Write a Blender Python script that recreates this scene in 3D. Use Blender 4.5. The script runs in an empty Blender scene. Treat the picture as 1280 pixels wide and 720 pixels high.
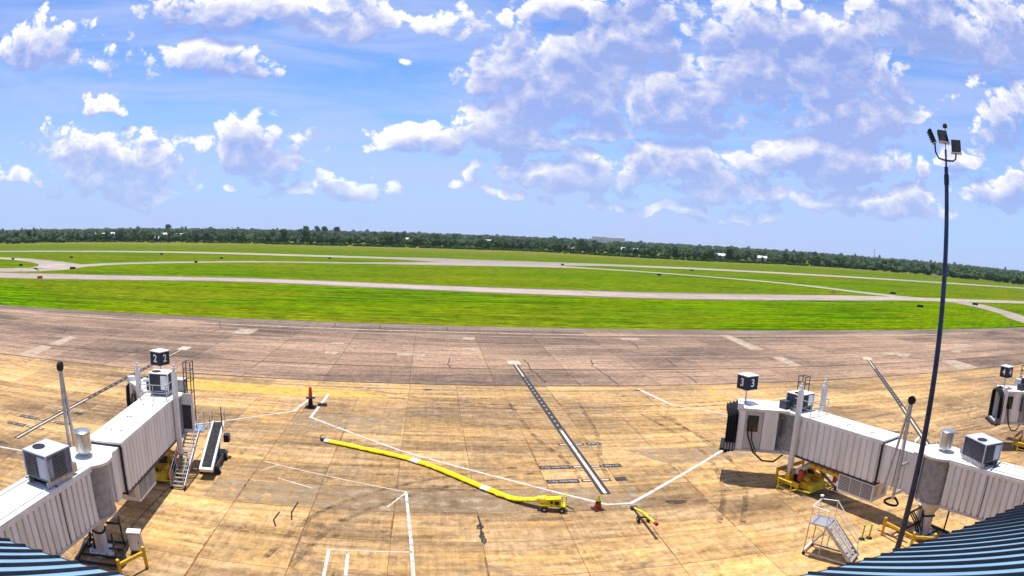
import bpy, math, random
from mathutils import Matrix, Vector
random.seed(7)
sc = bpy.context.scene
COL = sc.collection
PI = math.pi

# ------------------------------------------------------------------ camera
pit, rol, yaw = math.radians(-4.6196), math.radians(-2.2872), math.radians(-7.1985)
cd = bpy.data.cameras.new('camera'); cd.type = 'PANO'; cd.panorama_type = 'FISHEYE_LENS_POLYNOMIAL'
cd.sensor_width = 36; cd.sensor_fit = 'HORIZONTAL'; cd.fisheye_fov = math.radians(179)
cd.fisheye_polynomial_k0 = 0
for i, k in enumerate((0.043874373, 7.7467e-05, -8.577166e-06, 6.38092e-07)):
    setattr(cd, 'fisheye_polynomial_k%d' % (i+1), -k)
cd.clip_start = 0.1; cd.clip_end = 60000
_R = Matrix(((math.cos(rol),0,math.sin(rol)),(0,1,0),(-math.sin(rol),0,math.cos(rol))))
_P = Matrix(((1,0,0),(0,math.cos(pit),-math.sin(pit)),(0,math.sin(pit),math.cos(pit))))
_Z = Matrix(((math.cos(yaw),-math.sin(yaw),0),(math.sin(yaw),math.cos(yaw),0),(0,0,1)))
_M = _Z@_P@_R
_B = Matrix((_M.col[0], _M.col[2], -_M.col[1])).transposed().to_4x4(); _B.translation = (0,0,15.5)
cam = bpy.data.objects.new('camera', cd); cam.matrix_world = _B; COL.objects.link(cam); sc.camera = cam

# ------------------------------------------------------------------ light, sky, exposure
SUN = Vector((-0.06, 0.2, 1)).normalized()
sl = bpy.data.lights.new('sun', 'SUN'); sl.energy = 5.0; sl.angle = math.radians(0.5); sl.color = (1, .955, .88)
so = bpy.data.objects.new('sun', sl); so.rotation_euler = SUN.to_track_quat('Z','Y').to_euler(); COL.objects.link(so)
sc.view_settings.view_transform = 'Standard'; sc.view_settings.look = 'None'
sc.view_settings.exposure = 0.32; sc.view_settings.gamma = 1.0; sc.view_settings.use_curve_mapping = False
sc.cycles.max_bounces = 6; sc.cycles.volume_bounces = 0; sc.cycles.transparent_max_bounces = 8
sc.cycles.use_denoising = True

class NT:
    """small helper to wire shader nodes"""
    def __init__(s, nt): s.nt = nt
    def n(s, t, **k):
        o = s.nt.nodes.new(t)
        for a, b in k.items(): setattr(o, a, b)
        return o
    def l(s, a, b): s.nt.links.new(a, b)
    def put(s, sock, v):
        if isinstance(v, bpy.types.NodeSocket): s.l(v, sock)
        elif v is not None: sock.default_value = v
    def m(s, op, a, b=None, c=None, clamp=False):
        o = s.n('ShaderNodeMath', operation=op, use_clamp=clamp)
        s.put(o.inputs[0], a); s.put(o.inputs[1], b); s.put(o.inputs[2], c); return o.outputs[0]
    def v(s, op, a, b=None):
        o = s.n('ShaderNodeVectorMath', operation=op); s.put(o.inputs[0], a); s.put(o.inputs[1], b); return o.outputs[0]
    def mix(s, f, a, b, bt='MIX'):
        o = s.n('ShaderNodeMix', data_type='RGBA', blend_type=bt); s.put(o.inputs[0], f); s.put(o.inputs[6], a); s.put(o.inputs[7], b); return o.outputs[2]
    def ss(s, x, a, b):
        o = s.n('ShaderNodeMapRange', interpolation_type='SMOOTHSTEP'); s.put(o.inputs[0], x); s.put(o.inputs[1], a); s.put(o.inputs[2], b); return o.outputs[0]
    def noise(s, vec, scale, detail=4, rough=.55, dist=0.0):
        o = s.n('ShaderNodeTexNoise'); s.put(o.inputs['Vector'], vec); o.inputs['Scale'].default_value = scale
        o.inputs['Detail'].default_value = detail; o.inputs['Roughness'].default_value = rough; o.inputs['Distortion'].default_value = dist
        return o.outputs[0]

# clouds: azimuth, elevation, half width, half height (degrees of sky), weight
CLOUDS = [(-30.4,5.6,6.5,3.3,1),(-16.5,6.3,4.8,2.8,1),(-37.8,15.7,6.5,2.5,1),(-21.5,14.9,3.9,2.0,1),(-20.0,19.4,8.7,1.9,1),
 (-8.5,18.4,3.8,2.6,.95),(-0.4,18.7,4.4,1.2,1),(-31.1,10.9,2.1,1.0,.95),(-4.1,14.9,2.0,0.8,.45),(-1.0,7.7,3.5,1.6,1),(10.8,14.2,7.2,4.5,1.1),
 (6.6,9.6,4.5,3.0,1),(22.0,12.6,5.2,3.4,1.05),(17.3,19.4,4.8,3.5,1.05),(32.9,17.1,10.2,5.2,1.1),(37.2,13.0,7.0,3.0,1),(49.5,20.8,9.5,3.4,1),
 (54.5,12.5,3.6,3.2,1),(35.6,8.4,7.6,2.3,1),(21.7,7.0,11.3,2.1,1),(11.0,5.8,6.0,1.9,1),(-8.1,4.2,3.7,1.5,.75),(42.4,4.7,4.7,1.7,.8),
 (52.0,6.4,4.2,2.8,.9),(10.6,20.9,3.1,1.2,.9),(-4.1,19.3,1.6,0.9,.9),(29.7,5.1,9.3,1.4,.85),(-38.4,4.1,4.1,1.4,.7),(6.9,3.5,4.3,0.8,.7),(-26.4,3.1,10.4,0.9,.65),
 (17.0,3.4,5.0,.9,.75),(26.0,3.2,6.0,.9,.75),(36.5,5.4,4.5,1.2,.8),(-12.5,3.4,3.0,1.1,.7),(2.5,4.8,2.6,1.0,.5),(14.5,9.8,3.4,1.2,.85),(47.5,9.3,3.0,1.3,.8),(-27,9.2,2.2,.7,.35)]

def build_world():
    w = bpy.data.worlds.new('World'); sc.world = w; w.use_nodes = True
    w.cycles.sampling_method = 'MANUAL'; w.cycles.sample_map_resolution = 256
    nt = w.node_tree; nt.nodes.clear()
    # thickness of cumulus along a direction
    g = bpy.data.node_groups.new('cloud_density', 'ShaderNodeTree')
    g.interface.new_socket('dir', in_out='INPUT', socket_type='NodeSocketVector')
    g.interface.new_socket('dens', in_out='OUTPUT', socket_type='NodeSocketFloat'); g.interface.new_socket('mass', in_out='OUTPUT', socket_type='NodeSocketFloat')
    h = NT(g); gi = h.n('NodeGroupInput'); go = h.n('NodeGroupOutput')
    d = gi.outputs[0]
    sp = h.n('ShaderNodeSeparateXYZ'); h.l(d, sp.inputs[0]); x, y, z = sp.outputs
    cx = h.n('ShaderNodeCombineXYZ'); h.l(h.m('MULTIPLY', h.m('ARCTAN2', x, y), 180/PI), cx.inputs[0]); h.l(h.m('MULTIPLY', z, 60.0), cx.inputs[1])
    # stir the outlines so that no lobe keeps a plain oval shape
    wn = h.n('ShaderNodeTexNoise'); h.l(d, wn.inputs['Vector']); wn.inputs['Scale'].default_value = 9; wn.inputs['Detail'].default_value = 2
    ae = h.v('ADD', cx.outputs[0], h.v('MULTIPLY', h.v('SUBTRACT', wn.outputs['Color'], (.5,.5,.5)), (8,5,0)))
    M = None
    for (a, e, ra, re, wgt) in CLOUDS:
        e = 60*math.sin(math.radians(e)); re = re*1.04
        q = h.v('MULTIPLY', h.v('SUBTRACT', ae, (a,e-re*.25,0)), (.76/ra,.70/re,0))
        q = h.v('MAXIMUM', q, h.v('MULTIPLY', q, (-1,-1.9,0)))          # flat base, heaped top
        o = h.n('ShaderNodeVectorMath', operation='DOT_PRODUCT'); h.l(q, o.inputs[0]); h.l(q, o.inputs[1])
        b = h.m('SUBTRACT', wgt+.22, o.outputs['Value'])
        M = b if M is None else h.m('MAXIMUM', M, b)
    # the same kind of sky all round: broad banks from a slow noise
    slow = h.noise(h.v('MULTIPLY', d, (1,1,2.6)), 2.6, 1, .5)
    gen = h.m('MULTIPLY', h.m('SUBTRACT', slow, .53), 6.0)
    se = h.n('ShaderNodeSeparateXYZ'); h.l(cx.outputs[0], se.inputs[0])
    side = h.ss(h.m('ABSOLUTE', h.m('SUBTRACT', se.outputs[0], 7.0)), 48.0, 62.0)
    high = h.ss(se.outputs[1], 22.0, 30.0)
    out = h.m('MAXIMUM', side, high)
    M = h.m('MAXIMUM', M, h.m('ADD', gen, h.m('MULTIPLY', h.m('SUBTRACT', out, 1.0), 3.0)))
    M = h.m('MAXIMUM', M, -1.2)
    bv = h.v('MULTIPLY', d, (1,1,1.3))
    f = h.noise(bv, 12.0, 8, .60)
    fl = h.noise(bv, 9.5, 1, .5)
    b1 = h.m('ABSOLUTE', h.m('SUBTRACT', h.noise(bv, 26.0, 0), .5))
    b2 = h.m('ABSOLUTE', h.m('SUBTRACT', h.noise(bv, 58.0, 3), .5))
    D = h.m('ADD', M, h.m('MULTIPLY', h.m('SUBTRACT', f, .5), 3.4))
    D = h.m('ADD', D, h.m('MULTIPLY', h.m('SUBTRACT', b1, .17), 2.3))
    D = h.m('ADD', D, h.m('MULTIPLY', h.m('SUBTRACT', b2, .15), 1.5))
    h.l(D, go.inputs[0])
    h.l(h.m('ADD', M, h.m('MULTIPLY', h.m('SUBTRACT', fl, .5), 2.2)), go.inputs[1])
    t = NT(nt)
    tc = t.n('ShaderNodeTexCoord'); d = tc.outputs['Generated']
    sky = t.n('ShaderNodeTexSky', sky_type='NISHITA'); sky.sun_disc = False
    sky.sun_elevation = math.asin(SUN.z); sky.sun_rotation = math.atan2(SUN.x, SUN.y)
    sky.air_density = 1.0; sky.dust_density = 0.0; sky.ozone_density = 6.0; sky.altitude = 0
    def dens(vec):
        q = t.n('ShaderNodeGroup'); q.node_tree = g; t.l(vec, q.inputs[0]); return q.outputs
    D0, L0 = dens(d)
    D1, L1 = dens(t.v('ADD', d, (-.009, 0, .022)))
    grad = t.m('ADD', t.m('MULTIPLY', t.m('SUBTRACT', L0, L1), .30), t.m('MULTIPLY', t.m('SUBTRACT', D0, D1), .36))
    rim = t.m('SUBTRACT', 1.0, t.ss(D0, .30, 1.0))
    lit = t.m('ADD', t.m('ADD', .04, grad), t.m('MULTIPLY', rim, t.m('ADD', .22, t.m('MULTIPLY', grad, .9), clamp=True)), clamp=True)
    alpha = t.m('MULTIPLY', t.ss(D0, .02, .55), t.m('ADD', .62, t.m('MULTIPLY', lit, .8)), clamp=True)
    cl = t.mix(lit, (4.3,5.2,9.8,1), (13.6,13.6,14.0,1))
    s2 = t.mix(1.0, sky.outputs[0], SKY_TINT, 'MULTIPLY')
    sep = t.n('ShaderNodeSeparateXYZ'); t.l(d, sep.inputs[0])
    veil = t.ss(t.noise(t.v('MULTIPLY', d, (1,1,5.5)), 3.4, 6, .62, .6), .32, .68)
    hz = t.m('SUBTRACT', 1.0, t.ss(sep.outputs[2], -.02, .26))          # milky low air towards the horizon
    s2 = t.mix(t.m('MULTIPLY', hz, .93), s2, (5.2,7.4,11.8,1))
    s3 = t.mix(t.m('MULTIPLY', veil, .66), s2, (6.3,7.6,11.8,1))
    low = t.ss(sep.outputs[2], .0, .14)
    a2 = t.m('MULTIPLY', alpha, t.m('ADD', .42, t.m('MULTIPLY', low, .57)))
    col = t.mix(a2, s3, cl)
    bg = t.n('ShaderNodeBackground'); t.l(col, bg.inputs[0]); bg.inputs[1].default_value = .066
    wo = t.n('ShaderNodeOutputWorld'); t.l(bg.outputs[0], wo.inputs[0])
SKY_TINT = (1.40, 1.66, 2.15, 1)          # the photograph's deep blue rendering of the sky
build_world()

# ------------------------------------------------------------------ materials
MATS = {}
def mat(name, c, rough=.6, metal=0.0, var=.18, scale=2.0, c2=None, bump=0.0, bscale=30.0, streak=None, spec=.4, objrand=0.0, wear=None, wscale=2.2):
    """plain procedural paint / metal / rubber with uneven tone"""
    m = bpy.data.materials.new(name); m.use_nodes = True; nt = m.node_tree; t = NT(nt)
    b = nt.nodes['Principled BSDF']; g = t.n('ShaderNodeNewGeometry'); p = g.outputs['Position']
    if streak: p = t.v('MULTIPLY', p, streak)
    c = (*c, 1); dk = (*c2, 1) if c2 else tuple(v*(1-var*1.6) for v in c[:3]) + (1,)
    f = t.ss(t.noise(p, scale, 6, .65), .38, .68)
    col = t.mix(f, c, dk)
    fine = t.noise(p, scale*9, 3, .6)
    col = t.mix(t.m('MULTIPLY', fine, var), col, (*[v*.55 for v in c[:3]], 1))
    if objrand:
        oi = t.n('ShaderNodeObjectInfo')
        col = t.mix(1.0, col, t.mix(oi.outputs['Random'], (1-objrand,)*3+(1,), (1+objrand,)*3+(1,)), 'MULTIPLY')
    t.l(col, b.inputs['Base Color'])
    t.l(t.m('ADD', rough-.06, t.m('MULTIPLY', f, .14)), b.inputs['Roughness'])
    b.inputs['Metallic'].default_value = metal; b.inputs['Specular IOR Level'].default_value = spec
    if wear:                                                   # worn through to the ground below
        t.l(t.ss(t.noise(g.outputs['Position'], wscale, 8, .75), wear[0], wear[1]), b.inputs['Alpha'])
    if bump:
        bp = t.n('ShaderNodeBump'); bp.inputs['Strength'].default_value = bump; bp.inputs['Distance'].default_value = .02
        t.l(t.noise(p, bscale, 3), bp.inputs['Height']); t.l(bp.outputs[0], b.inputs['Normal'])
    MATS[name] = m; return m

mat('white_paint', (.80,.79,.75), .5, var=.22, scale=1.5, c2=(.66,.63,.55), streak=(1,1,.18))
mat('roof_white', (.80,.79,.75), .7, var=.22, scale=1.3, c2=(.56,.53,.46))
mat('panel_grey', (.52,.51,.48), .5, var=.16, scale=1.0, c2=(.44,.42,.38), streak=(1,1,.3))
mat('curtain_grey', (.34,.335,.32), .55, var=.2, scale=3)
mat('dark_grey', (.055,.055,.06), .55, var=.3, scale=3)
mat('black_rubber', (.014,.014,.016), .8, var=.4, scale=4)
mat('black_fabric', (.012,.012,.016), .75, var=.4, scale=5)
mat('yellow_paint', (.78,.46,.02), .45, var=.3, scale=2.5, c2=(.55,.30,.02))
mat('hose_yellow', (.82,.70,.015), .85, var=.30, scale=2.6, c2=(.62,.48,.02), bump=.5, bscale=9, spec=.15)
mat('bright_yellow', (.85,.68,.03), .5, var=.2, scale=3)
mat('lime', (.42,.62,.03), .5, var=.2, scale=5)
mat('orange', (.75,.10,.02), .55, var=.25, scale=5)
mat('cone_red', (.42,.03,.02), .6, var=.3, scale=6)
mat('galvanised', (.50,.51,.53), .42, .55, var=.2, scale=4)
mat('steel', (.62,.62,.64), .28, .85, var=.15, scale=2)
mat('blue_steel', (.32,.38,.52), .4, .3, var=.25, scale=3)
mat('mast_blue', (.035,.045,.10), .4, .3, var=.3, scale=2)
mat('roof_blue', (.25,.42,.58), .42, .0, var=.22, scale=1.1, c2=(.19,.33,.47), streak=(1,.3,1))
mat('seam_dark', (.012,.017,.03), .5, var=.3, scale=3)
mat('wall_tan', (.46,.41,.34), .8, var=.15, scale=1.5)
mat('sign_navy', (.008,.012,.045), .4, var=.25, scale=5)
mat('white_flat', (.84,.84,.82), .55, var=.08, scale=5)
mat('unit_beige', (.50,.52,.60), .5, var=.12, scale=2.5)
mat('unit_mid', (.17,.18,.22), .5, var=.2, scale=3)
mat('unit_dark', (.06,.065,.10), .5, var=.3, scale=4)
mat('glass_dark', (.012,.015,.02), .12, var=.1, scale=2)
mat('red_lens', (.06,.012,.012), .3, var=.1)
mat('paint_white', (.66,.61,.57), .75, var=.25, scale=1.4, c2=(.50,.43,.36), wear=(.28,.52))
mat('paint_grey', (.40,.37,.34), .7, var=.3, scale=3)
mat('paint_cream', (.58,.49,.36), .75, var=.25, scale=1.4, c2=(.44,.34,.22), wear=(.26,.48))
mat('paint_black', (.025,.021,.021), .8, var=.4, scale=2.0, c2=(.055,.042,.034), wear=(.22,.46))
mat('tyre_rubber', (.04,.03,.024), .9, var=.3, scale=2, wear=(.38,.85), wscale=1.0)
mat('paint_yellow', (.62,.37,.05), .8, var=.3, scale=.8, c2=(.46,.29,.08), wear=(.27,.50), wscale=1.2)
mat('patch_pale', (.44,.34,.235), .9, var=.25, scale=1.0, c2=(.34,.255,.17), wear=(.22,.55), wscale=.8)
mat('joint_tar', (.06,.038,.024), .85, var=.4, scale=.25, c2=(.22,.125,.055))
mat('crack_tar', (.02,.017,.016), .8, var=.3, scale=2)
mat('oil', (.035,.025,.018), .7, var=.4, scale=2, wear=(.30,.60), wscale=3)
mat('repair_tan', (.40,.29,.175), .9, var=.3, scale=1.2, c2=(.27,.19,.11), wear=(.36,.66), wscale=.9, streak=(.5,1,1))
mat('rust_seal', (.22,.085,.03), .9, var=.35, scale=.8, c2=(.30,.15,.06), wear=(.40,.62), wscale=1.5)
mat('bark', (.10,.075,.05), .9, var=.3, scale=1)
mat('far_white', (.70,.70,.70), .7, var=.1, scale=.1)
mat('far_roof', (.42,.42,.44), .7, var=.15, scale=.1)
mat('crate_wood', (.40,.28,.15), .7, var=.3, scale=4)

def concrete(name, c1, c2, c3, lane, rnd):
    m = bpy.data.materials.new(name); m.use_nodes = True; nt = m.node_tree; t = NT(nt); b = nt.nodes['Principled BSDF']
    g = t.n('ShaderNodeNewGeometry'); p = g.outputs['Position']; oi = t.n('ShaderNodeObjectInfo'); r = oi.outputs['Random']
    off = t.n('ShaderNodeCombineXYZ'); t.l(t.m('MULTIPLY', r, 37.0), off.inputs[0]); t.l(t.m('MULTIPLY', r, 91.0), off.inputs[1])
    po = t.v('ADD', p, off.outputs[0])
    ol = t.n('ShaderNodeSeparateXYZ'); t.l(oi.outputs['Location'], ol.inputs[0])
    rw = t.n('ShaderNodeTexWhiteNoise', noise_dimensions='1D'); t.l(t.m('MULTIPLY', ol.outputs[1], 3.7), rw.inputs['W']); row = rw.outputs['Value']
    big = t.ss(t.noise(t.v('MULTIPLY', p, (.30,1,1)), lane, 6, .62, .5), .40, .62)
    mid = t.ss(t.noise(t.v('MULTIPLY', po, (.45,1,1)), .55, 8, .72, .8), .36, .68)
    brush = t.noise(t.v('MULTIPLY', po, (5,.22,1)), 1.0, 5, .68)
    brush2 = t.noise(t.v('MULTIPLY', po, (.16,3,1)), .7, 2, .5)
    speck = t.noise(p, 14, 4, .75)
    col = t.mix(big, (*c1,1), (*c2,1))
    col = t.mix(t.m('MULTIPLY', mid, .75), col, (*c3,1))
    cloudy = t.noise(po, 1.7, 7, .74, .7)
    k = t.m('ADD', t.m('MULTIPLY', t.m('SUBTRACT', brush, .5), .95), t.m('MULTIPLY', t.m('SUBTRACT', brush2, .5), .95))
    k = t.m('ADD', k, t.m('ADD', t.m('MULTIPLY', t.m('SUBTRACT', cloudy, .5), 2.3), t.m('MULTIPLY', t.m('SUBTRACT', speck, .5), .8)))
    # streaks of wear that run across the slabs, as on a long-used stand
    wear = t.ss(t.noise(t.v('MULTIPLY', p, (.10,1.3,1)), .8, 6, .7, .3), .35, .70)
    k = t.m('ADD', k, t.m('ADD', 1.22, t.m('MULTIPLY', wear, -.50)))
    k = t.m('MAXIMUM', k, .25)
    tone = t.m('ADD', 1-rnd-.13, t.m('ADD', t.m('MULTIPLY', r, 2*rnd), t.m('MULTIPLY', row, .26)))
    k = t.m('MULTIPLY', k, tone)
    # blotchy rust and tyre-dark stains with their own shapes
    rust = t.ss(t.noise(po, .34, 7, .72, 1.2), .56, .74)
    col = t.mix(t.m('MULTIPLY', rust, .6), col, (.37,.165,.05,1))
    stain = t.ss(t.noise(t.v('ADD', t.v('MULTIPLY', p, (.55,1,1)), (31,7,0)), .20, 8, .74, 1.0), .53, .70)
    col = t.mix(t.m('MULTIPLY', stain, .62), col, (.11,.08,.058,1))
    kk = t.n('ShaderNodeCombineColor'); 
    for i in range(3): t.l(k, kk.inputs[i])
    col = t.mix(1.0, col, kk.outputs[0], 'MULTIPLY')
    t.l(col, b.inputs['Base Color']); b.inputs['Roughness'].default_value = .85; b.inputs['Specular IOR Level'].default_value = .25
    bp = t.n('ShaderNodeBump'); bp.inputs['Strength'].default_value = .25; bp.inputs['Distance'].default_value = .02
    t.l(speck, bp.inputs['Height']); t.l(bp.outputs[0], b.inputs['Normal'])
    MATS[name] = m
concrete('concrete_gate', (.46,.268,.09), (.18,.105,.044), (.36,.243,.128), .085, .20)
concrete('concrete_lane', (.30,.187,.113), (.10,.066,.046), (.24,.16,.105), .07, .20)
concrete('asphalt_shoulder', (.22,.15,.12), (.12,.085,.07), (.19,.135,.105), .05, .15)
concrete('taxi_paving', (.36,.29,.24), (.25,.20,.165), (.33,.27,.215), .03, .08)
concrete('runway_paving', (.34,.28,.235), (.22,.18,.15), (.33,.27,.22), .02, .08)

def grass_mat():
    m = bpy.data.materials.new('grass'); m.use_nodes = True; nt = m.node_tree; t = NT(nt); b = nt.nodes['Principled BSDF']
    g = t.n('ShaderNodeNewGeometry'); p = g.outputs['Position']
    sp = t.n('ShaderNodeSeparateXYZ'); t.l(p, sp.inputs[0])
    stripe = t.noise(t.v('MULTIPLY', p, (.05,1,1)), .42, 5, .65)
    stripe = t.ss(stripe, .40, .60)
    blot = t.ss(t.noise(t.v('MULTIPLY', p, (.4,1,1)), .035, 6, .62, .5), .36, .68)
    fine = t.noise(t.v('MULTIPLY', p, (.35,1.4,1)), 1.6, 5, .7)
    tuft = t.ss(t.noise(t.v('MULTIPLY', p, (.22,1,1)), .9, 7, .75, .5), .40, .62)
    col = t.mix(stripe, (.026,.085,.0005,1), (.108,.225,.001,1))
    col = t.mix(t.m('MULTIPLY', blot, .60), col, (.175,.195,.002,1))
    dry = t.ss(t.noise(t.v('MULTIPLY', p, (.3,1,1)), .013, 6, .65, .3), .45, .65)
    col = t.mix(t.m('MULTIPLY', dry, .55), col, (.18,.155,.012,1))
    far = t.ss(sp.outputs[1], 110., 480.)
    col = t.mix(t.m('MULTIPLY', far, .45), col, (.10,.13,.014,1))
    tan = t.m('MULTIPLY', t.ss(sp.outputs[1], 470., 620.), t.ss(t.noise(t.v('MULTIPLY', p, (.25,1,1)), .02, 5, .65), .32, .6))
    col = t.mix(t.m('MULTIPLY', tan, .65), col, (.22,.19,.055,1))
    k = t.m('ADD', t.m('MULTIPLY', t.m('SUBTRACT', fine, .5), 2.8), t.m('ADD', .58, t.m('MULTIPLY', tuft, .72)))
    k = t.m('MAXIMUM', k, .2)
    kk = t.n('ShaderNodeCombineColor')
    for i in range(3): t.l(k, kk.inputs[i])
    col = t.mix(1.0, col, kk.outputs[0], 'MULTIPLY')
    t.l(col, b.inputs['Base Color']); b.inputs['Roughness'].default_value = 1.0; b.inputs['Specular IOR Level'].default_value = .0
    bp = t.n('ShaderNodeBump'); bp.inputs['Strength'].default_value = .6; bp.inputs['Distance'].default_value = .15
    t.l(fine, bp.inputs['Height']); t.l(bp.outputs[0], b.inputs['Normal'])
    MATS['grass'] = m
grass_mat()

def leaf_mat(name, c, c2):
    m = bpy.data.materials.new(name); m.use_nodes = True; nt = m.node_tree; t = NT(nt); b = nt.nodes['Principled BSDF']
    g = t.n('ShaderNodeNewGeometry'); oi = t.n('ShaderNodeObjectInfo')
    f = t.noise(g.outputs['Position'], .35, 4, .6)
    f = t.m('ADD', t.m('MULTIPLY', f, .7), t.m('MULTIPLY', oi.outputs['Random'], .45), clamp=True)
    t.l(t.mix(f, (*c,1), (*c2,1)), b.inputs['Base Color']); b.inputs['Roughness'].default_value = 1.0
    b.inputs['Specular IOR Level'].default_value = .0
    MATS[name] = m
leaf_mat('leaf_dark', (.014,.042,.009), (.042,.090,.015))
leaf_mat('leaf_mid', (.030,.072,.016), (.075,.13,.026))
leaf_mat('leaf_far', (.032,.062,.024), (.065,.10,.04))

# ------------------------------------------------------------------ mesh builder
class MB:
    def __init__(s): s.v = []; s.f = []
    def box(s, c, d, rz=0, rx=0):
        """box with centre c, full size d, turned rz about z (rx about its x first)"""
        n = len(s.v); M = Matrix.Rotation(rz,3,'Z')@Matrix.Rotation(rx,3,'X'); c = Vector(c)
        for i in (-.5,.5):
            for j in (-.5,.5):
                for k in (-.5,.5): s.v.append(tuple(c+M@Vector((i*d[0],j*d[1],k*d[2]))))
        for q in ((0,1,3,2),(4,6,7,5),(0,4,5,1),(2,3,7,6),(0,2,6,4),(1,5,7,3)): s.f.append(tuple(n+i for i in q))
        return s
    def bar(s, a, b, w, h=None):
        """rectangular bar from a to b"""
        a, b = Vector(a), Vector(b); h = h or w; d = (b-a); L = d.length; d.normalize()
        up = Vector((0,0,1)) if abs(d.z) < .97 else Vector((0,1,0))
        x = d.cross(up).normalized(); z = x.cross(d); n = len(s.v)
        for p in (a, b):
            for i, j in ((-1,-1),(1,-1),(1,1),(-1,1)): s.v.append(tuple(p+x*(i*w/2)+z*(j*h/2)))
        s.f += [(n,n+1,n+2,n+3)[::-1],(n+4,n+5,n+6,n+7)]+[(n+i,n+(i+1)%4,n+4+(i+1)%4,n+4+i) for i in range(4)]
        return s
    def tube(s, pts, r, n=8, cap=True, ry=None):
        """round tube along points; r one radius or a list"""
        pts = [Vector(p) for p in pts]; N = len(pts); rs = r if isinstance(r,(list,tuple)) else [r]*N
        base = len(s.v); prev = None
        for i, p in enumerate(pts):
            d = (pts[min(i+1,N-1)]-pts[max(i-1,0)]).normalized()
            if prev is None:
                up = Vector((0,0,1)) if abs(d.z) < .9 else Vector((1,0,0)); x = d.cross(up).normalized()
            else: x = (prev-d*prev.dot(d)).normalized()
            y = d.cross(x); prev = x
            for k in range(n):
                a = 2*PI*k/n; s.v.append(tuple(p+x*(math.cos(a)*rs[i])+y*(math.sin(a)*(rs[i] if ry is None else ry))))
        for i in range(N-1):
            for k in range(n):
                s.f.append((base+i*n+k, base+i*n+(k+1)%n, base+(i+1)*n+(k+1)%n, base+(i+1)*n+k))
        if cap:
            s.f.append(tuple(base+k for k in range(n))[::-1]); s.f.append(tuple(base+(N-1)*n+k for k in range(n)))
        return s
    def lathe(s, c, prof, n=24):
        """profile (radius, z) spun about the vertical through c"""
        b = len(s.v); m = len(prof)
        for k in range(n):
            a = 2*PI*k/n
            for r, z in prof: s.v.append((c[0]+r*math.cos(a), c[1]+r*math.sin(a), c[2]+z))
        for k in range(n):
            for i in range(m-1):
                s.f.append((b+k*m+i, b+((k+1)%n)*m+i, b+((k+1)%n)*m+i+1, b+k*m+i+1))
        return s
    def poly(s, pts, z0, z1):
        """flat outline raised from z0 to z1"""
        n = len(s.v); m = len(pts)
        for z in (z0, z1):
            for p in pts: s.v.append((p[0], p[1], z))
        ar = sum(pts[i][0]*pts[(i+1)%m][1]-pts[(i+1)%m][0]*pts[i][1] for i in range(m))
        up = tuple(n+m+i for i in range(m)); dn = tuple(n+i for i in range(m))
        s.f.append(up if ar > 0 else up[::-1]); s.f.append(dn[::-1] if ar > 0 else dn)
        for i in range(m):
            q = (n+i, n+(i+1)%m, n+m+(i+1)%m, n+m+i); s.f.append(q if ar > 0 else q[::-1])
        return s
    def corr(s, a, b, z0, z1, out, depth=.05, pitch=.52, groove=.3):
        """ribbed sheet standing from a to b (plan points); out = side the broad ribs face"""
        a, b = Vector((*a,0)), Vector((*b,0)); d = b-a; L = d.length; d.normalize(); o = Vector((*out,0)).normalized()
        k = max(1, round(L/pitch)); pr = []; w = L/k
        for i in range(k):
            t = i*w
            for tt, e in ((0,0),(w*groove*.5,0),(w*groove,depth),(w*.985,depth)): pr.append(a+d*(t+tt)+o*e)
        pr.append(b); n = len(s.v); m = len(pr)
        for p in pr: s.v.append((p.x,p.y,z0))
        for p in pr: s.v.append((p.x,p.y,z1))
        flip = d.cross(Vector((0,0,1))).dot(o) < 0
        for i in range(m-1):
            q = (n+i,n+i+1,n+m+i+1,n+m+i); s.f.append(q[::-1] if flip else q)
        return s
    def mesh(s, name, m, smooth=False):
        me = bpy.data.meshes.new(name); me.from_pydata(s.v, [], s.f); me.materials.append(MATS[m] if isinstance(m,str) else m)
        if smooth:
            for p in me.polygons: p.use_smooth = True
            me.set_sharp_from_angle(angle=math.radians(40))
        me.update(); return me
    def build(s, name, m, parent=None, smooth=False):
        o = bpy.data.objects.new(name, s.mesh(name, m, smooth)); COL.objects.link(o)
        if parent is not None: o.parent = parent
        return o

def tag(o, label=None, cat=None, group=None, kind=None):
    if label: o['label'] = label
    if cat: o['category'] = cat
    if group: o['group'] = group
    if kind: o['kind'] = kind
    return o
def empty(name, loc, rz=0.0, **k):
    o = bpy.data.objects.new(name, None); o.empty_display_size = .3; o.location = loc; o.rotation_euler = (0,0,rz); COL.objects.link(o)
    return tag(o, **k)
def link_copy(o, parent=None, loc=None):
    c = o.copy(); COL.objects.link(c)
    if parent is not None: c.parent = parent
    if loc is not None: c.location = loc
    return c
def copy_tree(o, parent=None):
    c = link_copy(o, parent)
    for ch in [q for q in bpy.data.objects if q.parent == o]: copy_tree(ch, c)
    return c
def text_mesh(body, size, mname, extrude=.008):
    cu = bpy.data.curves.new('lettering', 'FONT'); cu.body = body; cu.size = size; cu.extrude = extrude; cu.offset = size*.015
    cu.align_x = 'CENTER'; cu.align_y = 'CENTER'
    ob = bpy.data.objects.new('lettering', cu); COL.objects.link(ob)
    me = bpy.data.meshes.new_from_object(ob.evaluated_get(bpy.context.evaluated_depsgraph_get()))
    bpy.data.objects.remove(ob); bpy.data.curves.remove(cu)
    me.materials.clear(); me.materials.append(MATS[mname]); return me

# ================================================================== THE SETTING
GZ = -.10                                                     # level of the grass
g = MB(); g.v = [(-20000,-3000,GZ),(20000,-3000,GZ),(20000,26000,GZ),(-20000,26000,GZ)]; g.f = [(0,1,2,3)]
tag(g.build('grass_field', 'grass'), kind='structure')

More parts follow.
